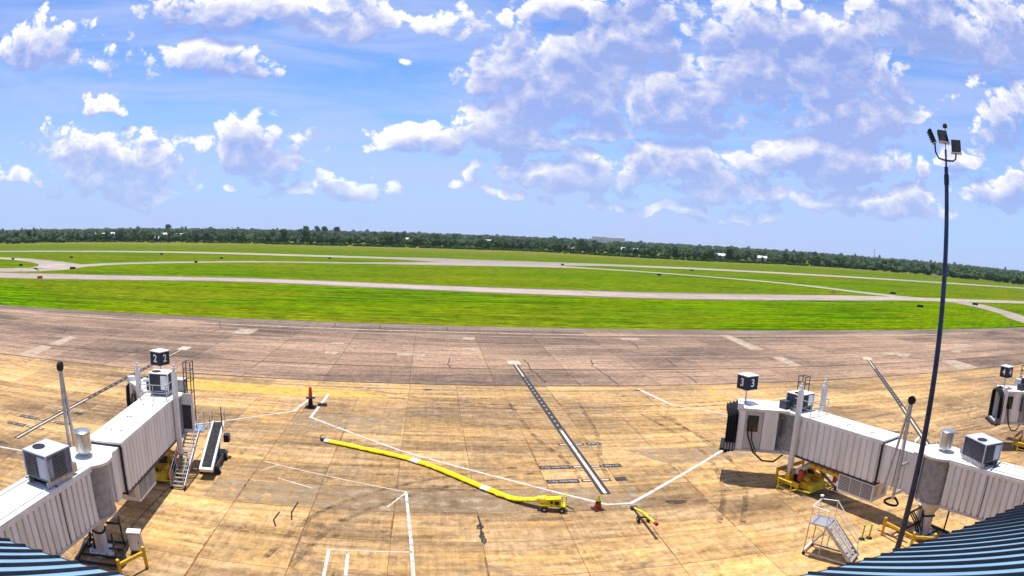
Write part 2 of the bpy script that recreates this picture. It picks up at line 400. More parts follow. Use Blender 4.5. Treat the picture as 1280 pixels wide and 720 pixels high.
def strip(name, pts, z, m, parent=None, width=None):
    """paved ribbon following a centre line (x, y, width)"""
    s = MB(); L = []; R = []
    P = [Vector(p[:2]) for p in pts]
    for i, p in enumerate(P):
        d = (P[min(i+1,len(P)-1)]-P[max(i-1,0)]).normalized(); n = Vector((-d.y, d.x)); w = (pts[i][2] if width is None else width)/2
        L.append(p+n*w); R.append(p-n*w)
    s.v = [(p.x,p.y,z) for p in L]+[(p.x,p.y,z) for p in R]; n = len(L)
    s.f = [(i, n+i, n+i+1, i+1) for i in range(n-1)]
    return s.build(name, m, parent)
def smooth_path(pts, k=6):
    """Catmull-Rom through (x, y, w)"""
    out = []
    for i in range(len(pts)-1):
        p0, p1, p2, p3 = pts[max(i-1,0)], pts[i], pts[i+1], pts[min(i+2,len(pts)-1)]
        for j in range(k):
            t = j/k
            out.append(tuple(.5*((2*b)+(-a+c)*t+(2*a-5*b+4*c-d)*t*t+(-a+3*b-3*c+d)*t**3) for a,b,c,d in zip(p0,p1,p2,p3)))
    out.append(pts[-1]); return out

tag(strip('taxiway_shoulder', smooth_path([(-330,182,21),(-146,182.5,24),(-61,192,18),(-9,186,19),(24,182,21),(64,180,23),(113,186,22),(160,194,21)]), GZ+.008, 'asphalt_shoulder'), kind='structure')
q = [(-54,390),(2.7,404),(66,388),(112,380),(70,358),(91,338),(43,326),(-8,312),(-54,306),(6,350)]
s_ = MB(); s_.v = [(a,b,GZ+.010) for a,b in q[::-1]]; s_.f = [tuple(range(10))]; tag(s_.build('runway_turning_pad', 'runway_paving'), kind='structure')
tag(strip('runway', smooth_path([(-420,372,26),(-184,398,24),(-48,384,26),(50,386,28),(160,392,28),(368,366,24),(520,358,22),(900,352,22)]), GZ+.012, 'runway_paving'), kind='structure')
tag(strip('taxiway', smooth_path([(-330,182,17),(-146,182.5,19),(-61,192,12),(-9,186,13),(24,182,15),(64,180,17),(113,186,17),(171,196,17),(260,197,15),(420,205,15)]), GZ+.016, 'taxi_paving'), kind='structure')
tag(strip('connecting_taxiway', smooth_path([(-330,172,18),(-176,205,22),(-158,228,26),(-178,254,18),(-212,276,14),(-250,292,13),(-420,345,12)]), GZ+.020, 'taxi_paving'), kind='structure')
tag(strip('connecting_taxiway', smooth_path([(-156,226,16),(-140,262,14),(-86,300,12),(-40,312,12),(42,340,16),(92,333,12),(158,274,9),(178,226,11),(192,200,15),(210,184,15),(195,146,11),(179,125,10),(168,100,10)]), GZ+.024, 'taxi_paving'), kind='structure')

# ---- gate apron: separate slabs over a dark joint sheet
apron = MB().poly([(-75,-20),(110,-20),(110,65.0),(-75,65.0)], -.30, -.035).build('gate_apron', 'joint_tar'); tag(apron, kind='structure')
XP = 4.72
YE = [7.9,11.5,15.3,18.9,22.5,26.15,29.8,33.4,37.05,40.65,44.2,47.9,53.05,58.15,64.9]
slab_mesh = {}
def slab(w, d, parent, m, cx, cy, gap):
    key = (round(w,2), round(d,2), m)
    if key not in slab_mesh:
        s = MB(); w2, d2 = w/2-gap/2, d/2-gap/2; b = .006
        s.v = [(-w2,-d2,-.08),(w2,-d2,-.08),(w2,d2,-.08),(-w2,d2,-.08),(-w2,-d2,-b),(w2,-d2,-b),(w2,d2,-b),(-w2,d2,-b),(-w2+b,-d2+b,0),(w2-b,-d2+b,0),(w2-b,d2-b,0),(-w2+b,d2-b,0)]
        s.f = [(8,9,10,11)]+[(i,(i+1)%4,4+(i+1)%4,4+i) for i in range(4)]+[(4+i,4+(i+1)%4,8+(i+1)%4,8+i) for i in range(4)]
        slab_mesh[key] = s.mesh('slab', m)
    o = bpy.data.objects.new('slab', slab_mesh[key]); o.parent = parent; o.location = (cx, cy, random.uniform(-.003,.001)); COL.objects.link(o)
rest = MB(); nsl = 0
for j in range(len(YE)-1):
    y0, y1 = YE[j], YE[j+1]; yc = (y0+y1)/2
    for i in range(-17, 24):
        xc = 2.78+XP*(i+.5)
        if -(.90*yc+7) < xc < 1.16*yc+6 and yc > 16 and nsl < 300:
            slab(XP, y1-y0, apron, 'concrete_gate', xc, yc, .024); nsl += 1
        elif -74 < xc < 108: rest.box((xc, yc, -.042), (XP-.05, y1-y0-.05, .08))
tag(rest.build('slab_field', 'concrete_gate', apron), kind='stuff')

lane = MB().poly([(-130,65.0),(180,65.0),(180,108.3),(-130,108.3)], -.30, -.036).build('apron_taxilane', 'joint_tar'); tag(lane, kind='structure')
YL = [65.15,73.25,73.55,82.0,90.5,99.0,103.9]
for y0, y1 in zip(YL, YL[1:]):
    if y1-y0 < 1: continue
    for i in range(-14, 20):
        xc = -2.1+9.05*(i+.5)
        if -(.95*y1+12) < xc < 1.2*y1+22: slab(9.05, y1-y0, lane, 'concrete_lane', xc, (y0+y1)/2, .06)
for i in range(-14, 20):
    xc = -2.1+9.05*(i+.5)+1.3
    slab(9.05, 4.25, lane, 'asphalt_shoulder', xc, 106.1, .05)

# ---- painted marks, patches and cracks on the apron (sheets 4 mm apart)
def sheet(name, pts, m, z=.004, parent=apron):
    s = MB(); ar = sum(pts[i][0]*pts[(i+1)%len(pts)][1]-pts[(i+1)%len(pts)][0]*pts[i][1] for i in range(len(pts)))
    if ar < 0: pts = pts[::-1]
    s.v = [(*p, z) for p in pts]; s.f = [tuple(range(len(pts)))]
    return s.build(name, m, parent)
def line(name, pts, w, m, z=.004, parent=apron): return strip(name, [(*p, w) for p in pts], z, m, parent)
def rect(x0, y0, x1, y1): return [(x0,y0),(x1,y0),(x1,y1),(x0,y1)]

for q in ([(-53.5,65.7),(-50.6,65.7),(-51.4,72.3),(-53.9,73.0)],[(-53.5,74.1),(-51.2,74.0),(-52.2,81.2),(-54.1,81.2)],[(-4.2,80.0),(-.5,80.4),(-.5,81.9),(-4.1,81.9)],
          [(4.7,94.2),(6.4,94.0),(6.8,96.1),(5.2,96.4)],[(4.8,85.1),(6.8,85.3),(6.7,87.2),(5.2,87.4)],[(49.9,102),(51.8,102),(50.7,87.2),(48.2,86.8)],
          [(48.4,81.2),(50.4,81.0),(49.6,74.1),(47.9,74.0)],[(71.1,81.3),(74,77.4),(77.4,80.2),(74,82)],[(78.2,73.0),(75.9,66),(81.3,66),(82.1,73)],[(88.3,79.8),(90.1,78.6),(92.6,80.8),(90.3,81.3)],
          [(-13.4,79.8),(-11.9,79.6),(-11.7,81.3),(-13.5,81.8)],[(-13.7,86.9),(-11.9,87.1),(-12,88.9),(-13.7,88.7)],[(30,96),(33,96),(33,98.4),(30,98.4)],[(96,84),(101,84),(101,88),(96,88)],[(-30,92),(-27,92),(-27,97),(-30,97)]):
    sheet('patch', q, 'patch_pale', .004, lane)
for q in ([(11.8,79.7),(12,76.6),(11.9,73.3),(12.3,70.7),(12.4,66.3)],[(20.6,79.6),(20.4,77),(19.9,76),(20.2,71.3),(20.4,65.5)],[(31.5,80.8),(31.1,77.3),(30.8,74.3)],[(29.9,72.4),(30.2,69.6),(29.8,65.8)],
          [(2.5,79.3),(2.2,75.8),(2.5,73.5),(2.9,73.1)],[(-16.2,106.9),(-15.8,105.1),(-15.7,102.4)],[(20.5,106.2),(20.2,101.8)],[(30.7,107.3),(31.2,102.8)],[(-8.3,106.8),(-8.1,101.5)],[(2.7,106.2),(2.9,101.8)],
          [(30.9,96.2),(30.5,91),(29.8,86.9)],[(-36,104),(-33,96),(-34,90)],[(62,98),(60.5,92),(61.5,86)],[(-60,90),(-57,84),(-58,76)]):
    fine = []
    for a, b in zip(q, q[1:]):
        for k in range(4): fine.append((a[0]+(b[0]-a[0])*k/4+random.uniform(-.14,.14), a[1]+(b[1]-a[1])*k/4))
    line('crack', fine+[q[-1]], .13, 'crack_tar', .006, lane)
for q in ([(-8.4,32.5),(-8.5,31.4),(-8.2,30.6)],[(-7.6,34.1),(-7.7,32.6),(-7.5,31.6)],[(2.76,33.0),(2.85,31.9),(2.75,30.4)]): line('crack', q, .10, 'crack_tar', .006)
# faded stripes along the taxilane, and tyre marks
for y_, w_, m_ in ((100.9,.8,'patch_pale'),(97.6,.35,'patch_pale'),(90.5,.3,'patch_pale'),(81.9,.22,'patch_pale'),(62.6,.5,'repair_tan')):
    par = lane if y_ > 65 else apron
    line('faded_stripe', [(-95 if y_ > 65 else -40, y_),(0,y_+.2),(120 if y_ > 65 else 60, y_-.1)], w_, m_, .0032, par)
sheet('pale_repair', [(-13.5,36.9),(-1.0,36.7),(13.0,36.9),(13.0,33.5),(-13.5,33.6)], 'repair_tan', .0026)
sheet('pale_repair', [(14.5,44.1),(24,44.0),(24,40.8),(16.6,40.8)], 'repair_tan', .0026)
sheet('pale_repair', [(-11.2,53.0),(-2.1,53.0),(-2.1,48.0),(-11.2,48.0)], 'repair_tan', .0026)
for q_ in ([(7.5,58),(8.3,48),(9.6,42),(9.9,38.5)],[(14.2,58),(13.4,48),(12.1,42),(11.8,38.5)],[(-6,62),(2,58.5),(14,56.5),(30,57.5)],[(-6,60.6),(2,57.2),(14,55.2),(30,56.2)],[(16,30),(19,36),(20.5,44),(19,54)],[(17.6,30),(20.6,36),(22.1,44),(20.6,54)],[(-8,27),(-6,33),(-1,38),(6,41)],[(-6.6,26.4),(-4.6,32),(.2,36.8),(7,39.8)],[(-20,66),(10,70),(50,68.5),(80,70)],[(-60,86),(-10,88.5),(60,87),(110,89)]):
    line('tyre_mark', [p_[:2] for p_ in smooth_path([(*p_,0) for p_ in q_], 8)], .38, 'tyre_rubber', .0042, lane if q_[0][1] > 65 else apron)
# joints sealed with a rust-red compound
for i in range(-6, 9):
    x = 2.78+XP*i
    for k in range(3):
        y = random.uniform(19, 58); L = random.uniform(2, 6); w = random.uniform(.06,.13)
        line('joint_seal', [(x+random.uniform(-.03,.03), y), (x+random.uniform(-.05,.05), y+L)], w, 'rust_seal', .003)
def blob(name, cx, cy, rx, ry, m, z=.005, n=18, parent=apron):
    return sheet(name, [(cx+rx*math.cos(2*PI*k/n)*random.uniform(.6,1.15), cy+ry*math.sin(2*PI*k/n)*random.uniform(.6,1.15)) for k in range(n)], m, z, parent)
blob('oil_stain', 2.75, 31.6, .22, .45, 'oil'); blob('oil_stain', 2.82, 30.3, .2, .8, 'oil'); blob('oil_stain', 14.9, 33.9, .9, .35, 'oil')
blob('oil_stain', -.1, 62.6, .5, .3, 'oil'); blob('oil_stain', 21.6, 63.0, .6, .3, 'oil'); blob('oil_stain', 8.2, 29.6, .3, .12, 'rust_seal')

# centre line of each stand: white core between black borders, with stop bars and type plates
def lead_line(a, b, plates, head=1):
    a, b = Vector(a), Vector(b); d = (b-a).normalized(); n = Vector((d.y,-d.x))
    if n.x < 0: n = -n
    P = lambda along, lat: tuple(a+d*along+n*lat)
    L = (b-a).length
    sheet('lead_in_border', [P(0,-.34),P(L,-.34),P(L,.34),P(0,.34)], 'paint_black', .007)
    core = 'paint_white' if head == 1 else 'paint_cream'
    sheet('lead_in_line', [P(0,-.11),P(L*.16,-.11),P(L*.16,.11),P(0,.11)], 'paint_cream', .011)
    s = L*.16
    while s < L*.66:                                          # worn stretch: broken core
        sheet('lead_in_line', [P(s,-.07),P(s+.45,-.07),P(s+.45,.07),P(s,.07)], 'paint_grey', .011); s += 1.25
    sheet('lead_in_line', [P(L*.66,-.115),P(L-.15,-.115),P(L-.15,.115),P(L*.66,.115)], core, .011)
    if head:
        sheet('stand_box', [P(-2.4,-.75),P(-.1,-.75),P(-.1,.75),P(-2.4,.75)], 'paint_cream', .007)
        sheet('stand_box_mark', [P(-1.5,-.2),P(-1.1,-.2),P(-1.1,.2),P(-1.5,.2)], 'paint_yellow', .011)
    for (al, barw, items) in plates:
        for sg in (-1,1):
            sheet('stop_bar_border', [P(al-.24,sg*.36),P(al+.24,sg*.36),P(al+.24,sg*barw),P(al-.24,sg*barw)], 'paint_black', .0085)
            sheet('stop_bar', [P(al-.11,sg*.36),P(al+.11,sg*.36),P(al+.11,sg*(barw-.13)),P(al-.11,sg*(barw-.13))], 'paint_cream', .0125)
        for (l0, l1, txt) in items:
            sheet('type_plate', [P(al-.34,l0),P(al+.34,l0),P(al+.34,l1),P(al-.34,l1)], 'paint_black', .0085)
            if txt:
                me = text_mesh(txt, .40, 'paint_grey', .0); o = bpy.data.objects.new('plate_lettering', me); COL.objects.link(o); o.parent = apron
                c = P(al, (l0+l1)/2); o.location = (*c, .0135); o.rotation_euler = (0,0,math.atan2(n.y,n.x))
                w = max(v.co.x for v in me.vertices)-min(v.co.x for v in me.vertices); f = (abs(l1-l0)-.3)/w; o.scale = (f,1,1)
lead_line((10.4,76.2),(10.87,35.75),[(30.5,1.0,[(1.2,2.3,'ERJ')]),(35.4,1.05,[(-3.3,-.98-.15,'CRJ-200/700'),(1.2,2.5,'ERJ-145')]),(38.0,1.0,[(-3.3,-1.13,'CRJ-700/900'),(1.3,2.1,'')])])
lead_line((-32.5,77.4),(-32.25,37.8),[(31,1.0,[(1.2,2.2,'')]),(34.2,1.05,[(-3.4,-1.2,'CRJ-200'),(1.2,2.6,'ERJ')]),(36.4,1.0,[(-3.4,-1.2,'CRJ-700')])], 2)
lead_line((64.2,76.6),(40.4,37.0),[(41,1.0,[(-3.3,-1.2,'CRJ')]),(44,1.0,[(-3.3,-1.2,'CRJ'),(1.2,2.3,'')])], 2)
# equipment limit lines
line('safety_line', [(-10.9,59.2),(-11.75,53.1)], .24, 'paint_white', .005)
line('safety_line', [(-11.75,53.2),(-16.95,48.9),(-20.5,46.2)], .19, 'paint_white', .0055)
line('safety_line', [(-9.65,59.6),(-9.95,51.4)], .25, 'paint_white', .005)
line('safety_line', [(-9.95,51.6),(-2.04,44.14),(5.37,38.45),(10.5,34.2)], .20, 'paint_white', .0055)
line('safety_line', [(10.45,34.2),(12.05,34.2)], .19, 'paint_white', .005)
line('safety_line', [(11.95,34.12),(22.75,43.3)], .25, 'paint_white', .0055)
line('safety_line', [(23.2,56.8),(21.9,63.5)], .34, 'paint_white', .005); line('safety_line', [(23.2,56.9),(27.5,52.5)], .2, 'paint_white', .0055)
line('safety_line', [(-48,36.5),(-34,35.2),(-27.5,36.0),(-22,38.5)], .22, 'paint_white', .005)
line('safety_line', [(37.5,37.5),(46.5,43.5)], .25, 'paint_white', .005); line('safety_line', [(30,40.5),(43,41.3),(52,38.8)], .12, 'paint_yellow', .005)
line('parking_line', [(-11.13,40.38),(-1.3,36.42)], .12, 'paint_cream', .005)
line('parking_line', [(-1.35,36.5),(-.9,30),(-.67,25.4)], .17, 'paint_white', .0055); line('parking_line', [(-1.3,36.4),(-2.35,34.05)], .13, 'paint_cream', .006)
line('parking_line', [(-4.84,25.4),(-4.97,28.44)], .16, 'paint_white', .005); line('parking_line', [(-5.0,28.45),(-.8,28.6)], .13, 'paint_cream', .0055); line('parking_line', [(-3.97,28.1),(-3.83,25.6)], .17, 'paint_white', .005)
line('parking_line', [(-9.6,37.6),(-7.2,36.4)], .13, 'paint_cream', .005); line('parking_line', [(-11.1,38.6),(-10.1,39.9)], .12, 'paint_cream', .005)
arc = [(31.5+1.9*math.cos(a), 60.0+4.2*math.sin(a)) for a in [PI*.62+PI*.55*k/10 for k in range(11)]]
line('guide_arc', arc, .3, 'paint_yellow', .005); line('guide_arc', [(30.2,56.0),(33.2,52.2)], .3, 'paint_yellow', .0055); line('guide_arc', [(33.9,51.2),(36.9,47.6)], .22, 'paint_yellow', .005)
sheet('yellow_hatch', [(-26.5,62.6),(-12.5,61.7),(-6.0,61.0),(-3.3,59.2),(-11.9,58.6),(-25,58.3)], 'paint_yellow', .0035)

# ================================================================== TERMINAL ROOF (below the camera)
term = empty('terminal_building', (0,4,0), label='terminal building whose blue standing-seam metal roof fills both bottom corners', cat='building')
SL = .445; EY, EZ, RY = 11.15-4, 8.0, -4.0-4
x0, x1 = -38.0, 46.0
def rz(y): return EZ+(EY-y)*SL
m = MB(); m.v = [(x0,EY,EZ),(x1,EY,EZ),(x1,RY,rz(RY)),(x0,RY,rz(RY)),(x1,2*RY-EY,EZ),(x0,2*RY-EY,EZ)]
m.v += [(a,b,c-.12) for a,b,c in m.v]
m.f = [(0,1,2,3),(3,2,4,5),(6,9,8,7),(9,11,10,8),(0,6,7,1),(1,7,8,2),(2,8,10,4),(4,10,11,5),(5,11,9,3),(3,9,6,0)]
roof = m.build('roof', 'roof_blue', term)
seam = MB(); a = Vector((0,EY+.03,EZ-.01)); b = Vector((0,RY,rz(RY)))
seam.v = [(-.03,a.y,a.z),(.03,a.y,a.z),(.03,a.y,a.z+.085),(-.03,a.y,a.z+.085),(-.03,b.y,b.z),(.03,b.y,b.z),(.03,b.y,b.z+.085),(-.03,b.y,b.z+.085)]
seam.f = [(0,1,2,3),(1,5,6,2),(2,6,7,3),(3,7,4,0),(5,4,7,6)]
sm = seam.mesh('roof_seam', 'seam_dark')
for k in range(-58, 46):
    o = bpy.data.objects.new('roof_seam', sm); o.parent = roof; o.location = (8.76+.6095*k, 0, 0); COL.objects.link(o)
MB().box((4,EY+.02,EZ-.10),(84,.05,.20)).build('fascia', 'seam_dark', term)
MB().box((4,9.4-4-.15,3.6),(82,.3,7.9)).build('wall', 'wall_tan', term)
MB().box((4,2*RY-EY+1.9,3.6),(82,.3,7.2)).build('wall', 'wall_tan', term)
for k in range(-16, 20):
    x = 3*k+1.5
    if -20 < x < -12 or 24 < x < 33: continue
    w = MB().box((x,9.4-4+.03,1.9),(2.4,.08,2.6)).build('window', 'steel', term)
    MB().box((x,9.4-4+.06,1.9),(2.2,.06,2.4)).build('pane', 'glass_dark', w)

# ================================================================== JET BRIDGES
def rect_frame(s, y, w, z0, z1, t, d):
    """portal ring across the tunnel at y"""
    s.box((-w/2,y,(z0+z1)/2),(t,d,z1-z0+t)); s.box((w/2,y,(z0+z1)/2),(t,d,z1-z0+t)); s.box((0,y,z1),(w,d,t)); s.box((0,y,z0),(w,d,t))
def jet_bridge(C, tdir, wdir, wlen, S0, S1, digit, label, cabdeg=62, signp=(3.6,.3), hoist=(-1.9,2.0,7.9), signrot=16, cabk=1.0):
    """C rotunda base; tdir tunnel heading; wdir fixed walkway heading; telescoping section from S0 to S1 along the tunnel"""
    phi = math.atan2(-tdir[0], tdir[1]); root = empty('jet_bridge', (*C,0), phi, label=label, cat='jet bridge', group='jet bridges at the gates')
    Z0, Z1 = 2.38, 5.0; B = lambda mb, n, m, p=root, sm=False: mb.build(n, m, p, sm)
    # column and rotunda
    col = B(MB().lathe((0,0,0),[(.36,0.05),(.36,1.35),(.42,1.5),(1.0,2.2),(1.15,2.3)],28), 'column', 'white_paint', sm=True)
    B(MB().lathe((0,0,0),[(.8,0.0),(.8,.06),(.36,.07)],24), 'base_flange', 'white_paint', col)
    bl = MB().lathe((0,0,.06),[(.05,0),(.05,.1),(0,.1)],6).mesh('anchor_bolt','galvanised')
    for k in range(8):
        a = 2*PI*k/8; o = bpy.data.objects.new('anchor_bolt', bl); COL.objects.link(o); o.parent = col; o.location = (.62*math.cos(a),.62*math.sin(a),0)
    B(MB().tube([(.42*math.cos(a),.42*math.sin(a),1.25+.06*math.sin(2*a)) for a in [2*PI*k/16 for k in range(17)]],.05,6), 'cable_loop', 'black_rubber', col)
    B(MB().tube([(-.3,.25,1.3),(-.5,.1,.9),(-.44,0,.4),(-.5,-.05,.08)],.04,6), 'cable_loop', 'black_rubber', col)
    rot = MB(); n = 72
    prof = [(1.22,2.32)]+[(1.22+(.018 if k%2 else 0), 2.38+k*.074) for k in range(36)]
    rot.lathe((0,0,0),prof,n); B(rot, 'rotunda_curtain', 'curtain_grey', sm=False)
    B(MB().lathe((0,0,0),[(0,2.26),(1.28,2.26),(1.28,2.36),(1.2,2.37)],36), 'rotunda_floor', 'panel_grey')
    rr = B(MB().lathe((0,0,0),[(1.2,4.96),(1.52,4.97),(1.52,5.10),(1.46,5.13),(0,5.19)],48), 'rotunda_roof', 'roof_white')
    v = B(MB().lathe((.05,0,5.16),[(.22,0),(.22,.2),(.40,.22),(.46,.24),(.46,1.05),(.49,1.06),(.49,1.18),(.43,1.22),(0,1.25)],28), 'roof_vent', 'steel', rr, True)
    # fixed walkway back to the terminal
    wd = Matrix.Rotation(-phi,2)@Vector(wdir).normalized(); wn = Vector((-wd.y, wd.x))      # wn: left of heading
    P = lambda s, l, z: (wd.x*s+wn.x*l, wd.y*s+wn.y*l, z)
    def slabP(s0, s1, l0, l1, z0, z1):
        q = [P(s0,l0,0)[:2],P(s1,l0,0)[:2],P(s1,l1,0)[:2],P(s0,l1,0)[:2]]; return MB().poly(q, z0, z1)
    wk = B(slabP(.95, wlen, -.99, .99, Z0, Z0+.14), 'walkway_floor', 'panel_grey')
    wr = B(slabP(.95, wlen, -1.12, 1.12, Z1-.02, Z1+.10), 'walkway_roof', 'roof_white')
    for sg in (-1,1):
        B(MB().corr(P(1.0,sg*.985,0)[:2], P(wlen,sg*.985,0)[:2], Z0-.02, Z1-.03, (wn.x*sg, wn.y*sg), .11, .46, .30), 'walkway_side', 'white_paint')
        B(MB().bar(P(1.0,sg*1.10,Z1-.08), P(wlen,sg*1.10,Z1-.08), .06, .16), 'roof_trim', 'white_paint', wr)
        B(MB().bar(P(1.0,sg*.78,Z1+.13), P(wlen,sg*.78,Z1+.13), .05, .05), 'roof_conduit', 'white_paint', wr)
        B(MB().bar(P(1.0,sg*1.06,Z0-.02), P(wlen,sg*1.06,Z0-.02), .10, .16), 'sill_beam', 'panel_grey', wk)
    B(MB().bar(P(3.9,-1.06,Z1+.112), P(3.9,1.06,Z1+.112), .12, .03), 'roof_joint', 'dark_grey', wr)
    for sg in (-1,1): B(MB().bar(P(3.9,sg*1.085,Z0), P(3.9,sg*1.085,Z1-.16), .08, .05), 'side_joint', 'dark_grey', wk)
    for sg in (-1,1):
        B(MB().box(P(4.6,sg*.55,1.15),(.24,.24,2.3), math.atan2(wd.y,wd.x)), 'support_leg', 'white_paint')
    # inner tunnel
    B(MB().box((0,(.9+S0+1)/2,Z0+.16),(1.78,S0+.1,.12)), 'inner_floor', 'panel_grey')
    ir = B(MB().box((0,(.9+S0+1)/2,Z1-.20),(1.9,S0+.1,.10)), 'inner_roof', 'roof_white')
    for sg in (-1,1):
        B(MB().corr((sg*.86,.95),(sg*.86,S0+.9),Z0+.10,Z1-.25,(sg,0),.07,.55,.22), 'inner_side', 'white_paint')
        B(MB().box((sg*.98,1.35,(Z0+Z1)/2),(.22,.55,Z1-Z0-.04)), 'hinge_cover', 'white_paint')
    # outer tunnel
    L = S1-S0; ym = (S0+S1)/2
    of = B(MB().box((0,ym,Z0+.02),(2.06,L,.14)), 'outer_floor', 'panel_grey')
    orf = B(MB().box((0,ym,Z1+.02),(2.2,L+.06,.10)), 'outer_roof', 'roof_white')
    for sg in (-1,1):
        B(MB().corr((sg*1.0,S0+.12),(sg*1.0,S1-.1),Z0-.03,Z1-.04,(sg,0),.10,.50,.26), 'outer_side', 'white_paint')
        B(MB().box((sg*1.085,ym,Z1-.06),(.05,L,.20)), 'roof_trim', 'white_paint', orf)
        B(MB().box((sg*.75,ym,Z1+.09),(.05,L,.05)), 'roof_conduit', 'white_paint', orf)
        B(MB().box((sg*1.05,ym,Z0-.06),(.14,L,.14)), 'sill_beam', 'dark_grey', of)
        for k in range(3): B(MB().box((random.uniform(-.5,.5),S0+L*(.2+.28*k),Z1+.08),(.09,.09,.05)), 'roof_stud', 'dark_grey', orf)
    fr = MB(); rect_frame(fr, S0+.03, 2.08, Z0-.06, Z1+.0, .10, .10); B(fr, 'end_frame', 'black_rubber')
    fr = MB(); rect_frame(fr, S1-.03, 2.12, Z0-.06, Z1-.02, .10, .16); B(fr, 'end_frame', 'white_paint')
    # hoist mast that carries the cable
    hx, hy, hz = hoist
    hm = B(MB().tube([(hx,hy,2.2),(hx,hy,hz)],.105,10), 'cable_mast', 'galvanised')
    B(MB().tube([(hx+.12,hy+1.0,2.2),(hx,hy+.06,hz-.05)],.085,8), 'mast_stay', 'galvanised', hm)
    B(MB().tube([(hx+.2,hy+.4,2.6),(hx,hy+.06,hz-.05)],.02,5), 'hoist_cable', 'dark_grey', hm)
    B(MB().tube([(hx-.1,hy,hz+.1),(hx+.1,hy,hz+.1)],.24,14), 'pulley', 'black_rubber', hm)
    B(MB().box(((hx-.9)/2,hy,2.5),(abs(hx+.9)+.2,.14,.14)), 'mast_bracket', 'galvanised', hm)
    B(MB().box(((hx-.9)/2,hy,4.2),(abs(hx+.9)+.2,.12,.12)), 'mast_bracket', 'galvanised', hm)
    lp = [(hx+.02*k, hy+.1+.5*math.sin(k*.6), 2.25-.5*math.sin(PI*k/10)) for k in range(11)]
    B(MB().tube(lp,.075,7), 'slack_cable', 'black_rubber', hm)
    # lift columns and drive bogie
    yl = S1-.35
    for sg in (-1,1):
        lc = B(MB().box((sg*1.32,yl,4.1),(.30,.30,5.2)), 'lift_column', 'white_paint')
        B(MB().lathe((sg*1.32,yl,6.7),[(.17,0),(.17,.12),(.12,.14),(.12,.36),(.07,.38),(.07,.55),(0,.56)],12), 'column_cap', 'white_paint', lc)
        B(MB().box((sg*1.32,yl,1.35),(.20,.20,1.5)), 'lift_ram', 'steel', lc)
        for zb in (3.2,4.6): B(MB().box((sg*1.16,yl,zb),(.08,.5,.36)), 'column_bracket', 'panel_grey', lc)
    cb = B(MB().box((0,yl,.88),(3.0,.36,.40)), 'cross_beam', 'yellow_paint')
    bg = B(MB().box((0,yl,.70),(1.2,1.6,.24)), 'bogie_frame', 'yellow_paint')
    B(MB().lathe((0,yl,.80),[(.36,0),(.36,.3),(.26,.32),(0,.33)],16), 'slew_ring', 'dark_grey', bg)
    for sg in (-1,1):
        tyre = B(MB().tube([(sg*.80-.2,yl,.52),(sg*.80-.17,yl,.52),(sg*.80+.17,yl,.52),(sg*.80+.2,yl,.52)],[.45,.52,.52,.45],22), 'wheel', 'black_rubber')
        B(MB().tube([(sg*.80-.215,yl,.52),(sg*.80+.215,yl,.52)],.25,14), 'rim', 'yellow_paint', tyre)
        B(MB().box((sg*1.42,yl-.1,.55),(.14,2.0,.34)), 'bogie_guard', 'yellow_paint', bg)
        B(MB().box((sg*.62,yl-1.15,.50),(.66,.6,.44)), 'drive_motor', 'yellow_paint', bg)
        B(MB().tube([(sg*.62,yl-1.35,.80),(sg*.62,yl-.8,.88)],.16,10), 'motor_can', 'yellow_paint', bg)
        B(MB().box((sg*1.42,yl+1.0,.62),(.12,.12,1.1)), 'guard_post', 'yellow_paint', bg)
    B(MB().box((-.1,yl-1.62,.38),(1.5,.5,.42)), 'tool_box', 'bright_yellow', bg)
    B(MB().tube([(-2.0,yl-.9,.1),(-2.0,yl-.9,.85),(-2.0,yl+.3,.85),(-2.0,yl+.3,.1)],.05,7), 'bumper_rail', 'bright_yellow', bg)
    B(MB().tube([(-1.4,yl-1.0,.28),(-2.0,yl-.9,.28),(-2.0,yl+.3,.28),(-1.4,yl+.4,.28)],.05,7), 'bumper_rail', 'bright_yellow', bg)
    B(MB().tube([(-1.4,yl-1.1,.28),(-1.2,yl-1.95,.28),(1.2,yl-1.95,.28),(1.4,yl-1.1,.28)],.05,7), 'bumper_rail', 'bright_yellow', bg)
    B(MB().bar((-1.42,yl+1.05,1.1),(1.42,yl+1.05,1.1),.16,.22), 'guard_beam', 'yellow_paint', bg)
    B(MB().tube([(-.95,yl-.4,1.25),(.25,yl-.45,1.55)],.19,12), 'hydraulic_tank', 'white_flat', cb)
    B(MB().tube([(.25,yl-.45,1.55),(.8,yl-.47,1.68)],.19,12), 'tank_end', 'yellow_paint', cb)
    for k in range(5): B(MB().lathe((-.95,yl-.75,.72+k*.15),[(.17,0),(.22,.07),(.17,.14)],12), 'spring_coil', 'orange', cb)
    B(MB().tube([(.3,yl-.35,1.05),(.32,yl-.5,1.6),(.1,yl-.7,1.9),(-.2,yl-1.2,2.2)],.045,6), 'supply_cable', 'black_rubber', cb)
    # roof railing and platform at the cab end
    rl = MB()
    for x in (-.95,0,.95):
        rl.tube([(x,S1-1.1,5.06),(x,S1-1.1,6.05)],.03,6)
    for z in (5.55,6.05):
        rl.tube([(-.95,S1-1.1,z),(.95,S1-1.1,z)],.028,6); rl.tube([(.95,S1-1.1,z),(.95,S1+1.2,z)],.028,6); rl.tube([(-.95,S1-1.1,z),(-.95,S1+.4,z)],.028,6)
    rl.tube([(.95,S1+1.2,5.06),(.95,S1+1.2,6.05)],.03,6)
    B(rl, 'roof_railing', 'galvanised')
    B(MB().box((0,S1+.35,5.02),(2.3,2.9,.09)), 'cab_platform', 'roof_white')
    # cab: quarter rotunda, then a cab turned to the aircraft side
    cc = Vector((0,S1+.95)); cang = math.radians(cabdeg)-phi; cdv = Vector((-math.sin(cang), math.cos(cang))); cn = Vector((cdv.y,-cdv.x))
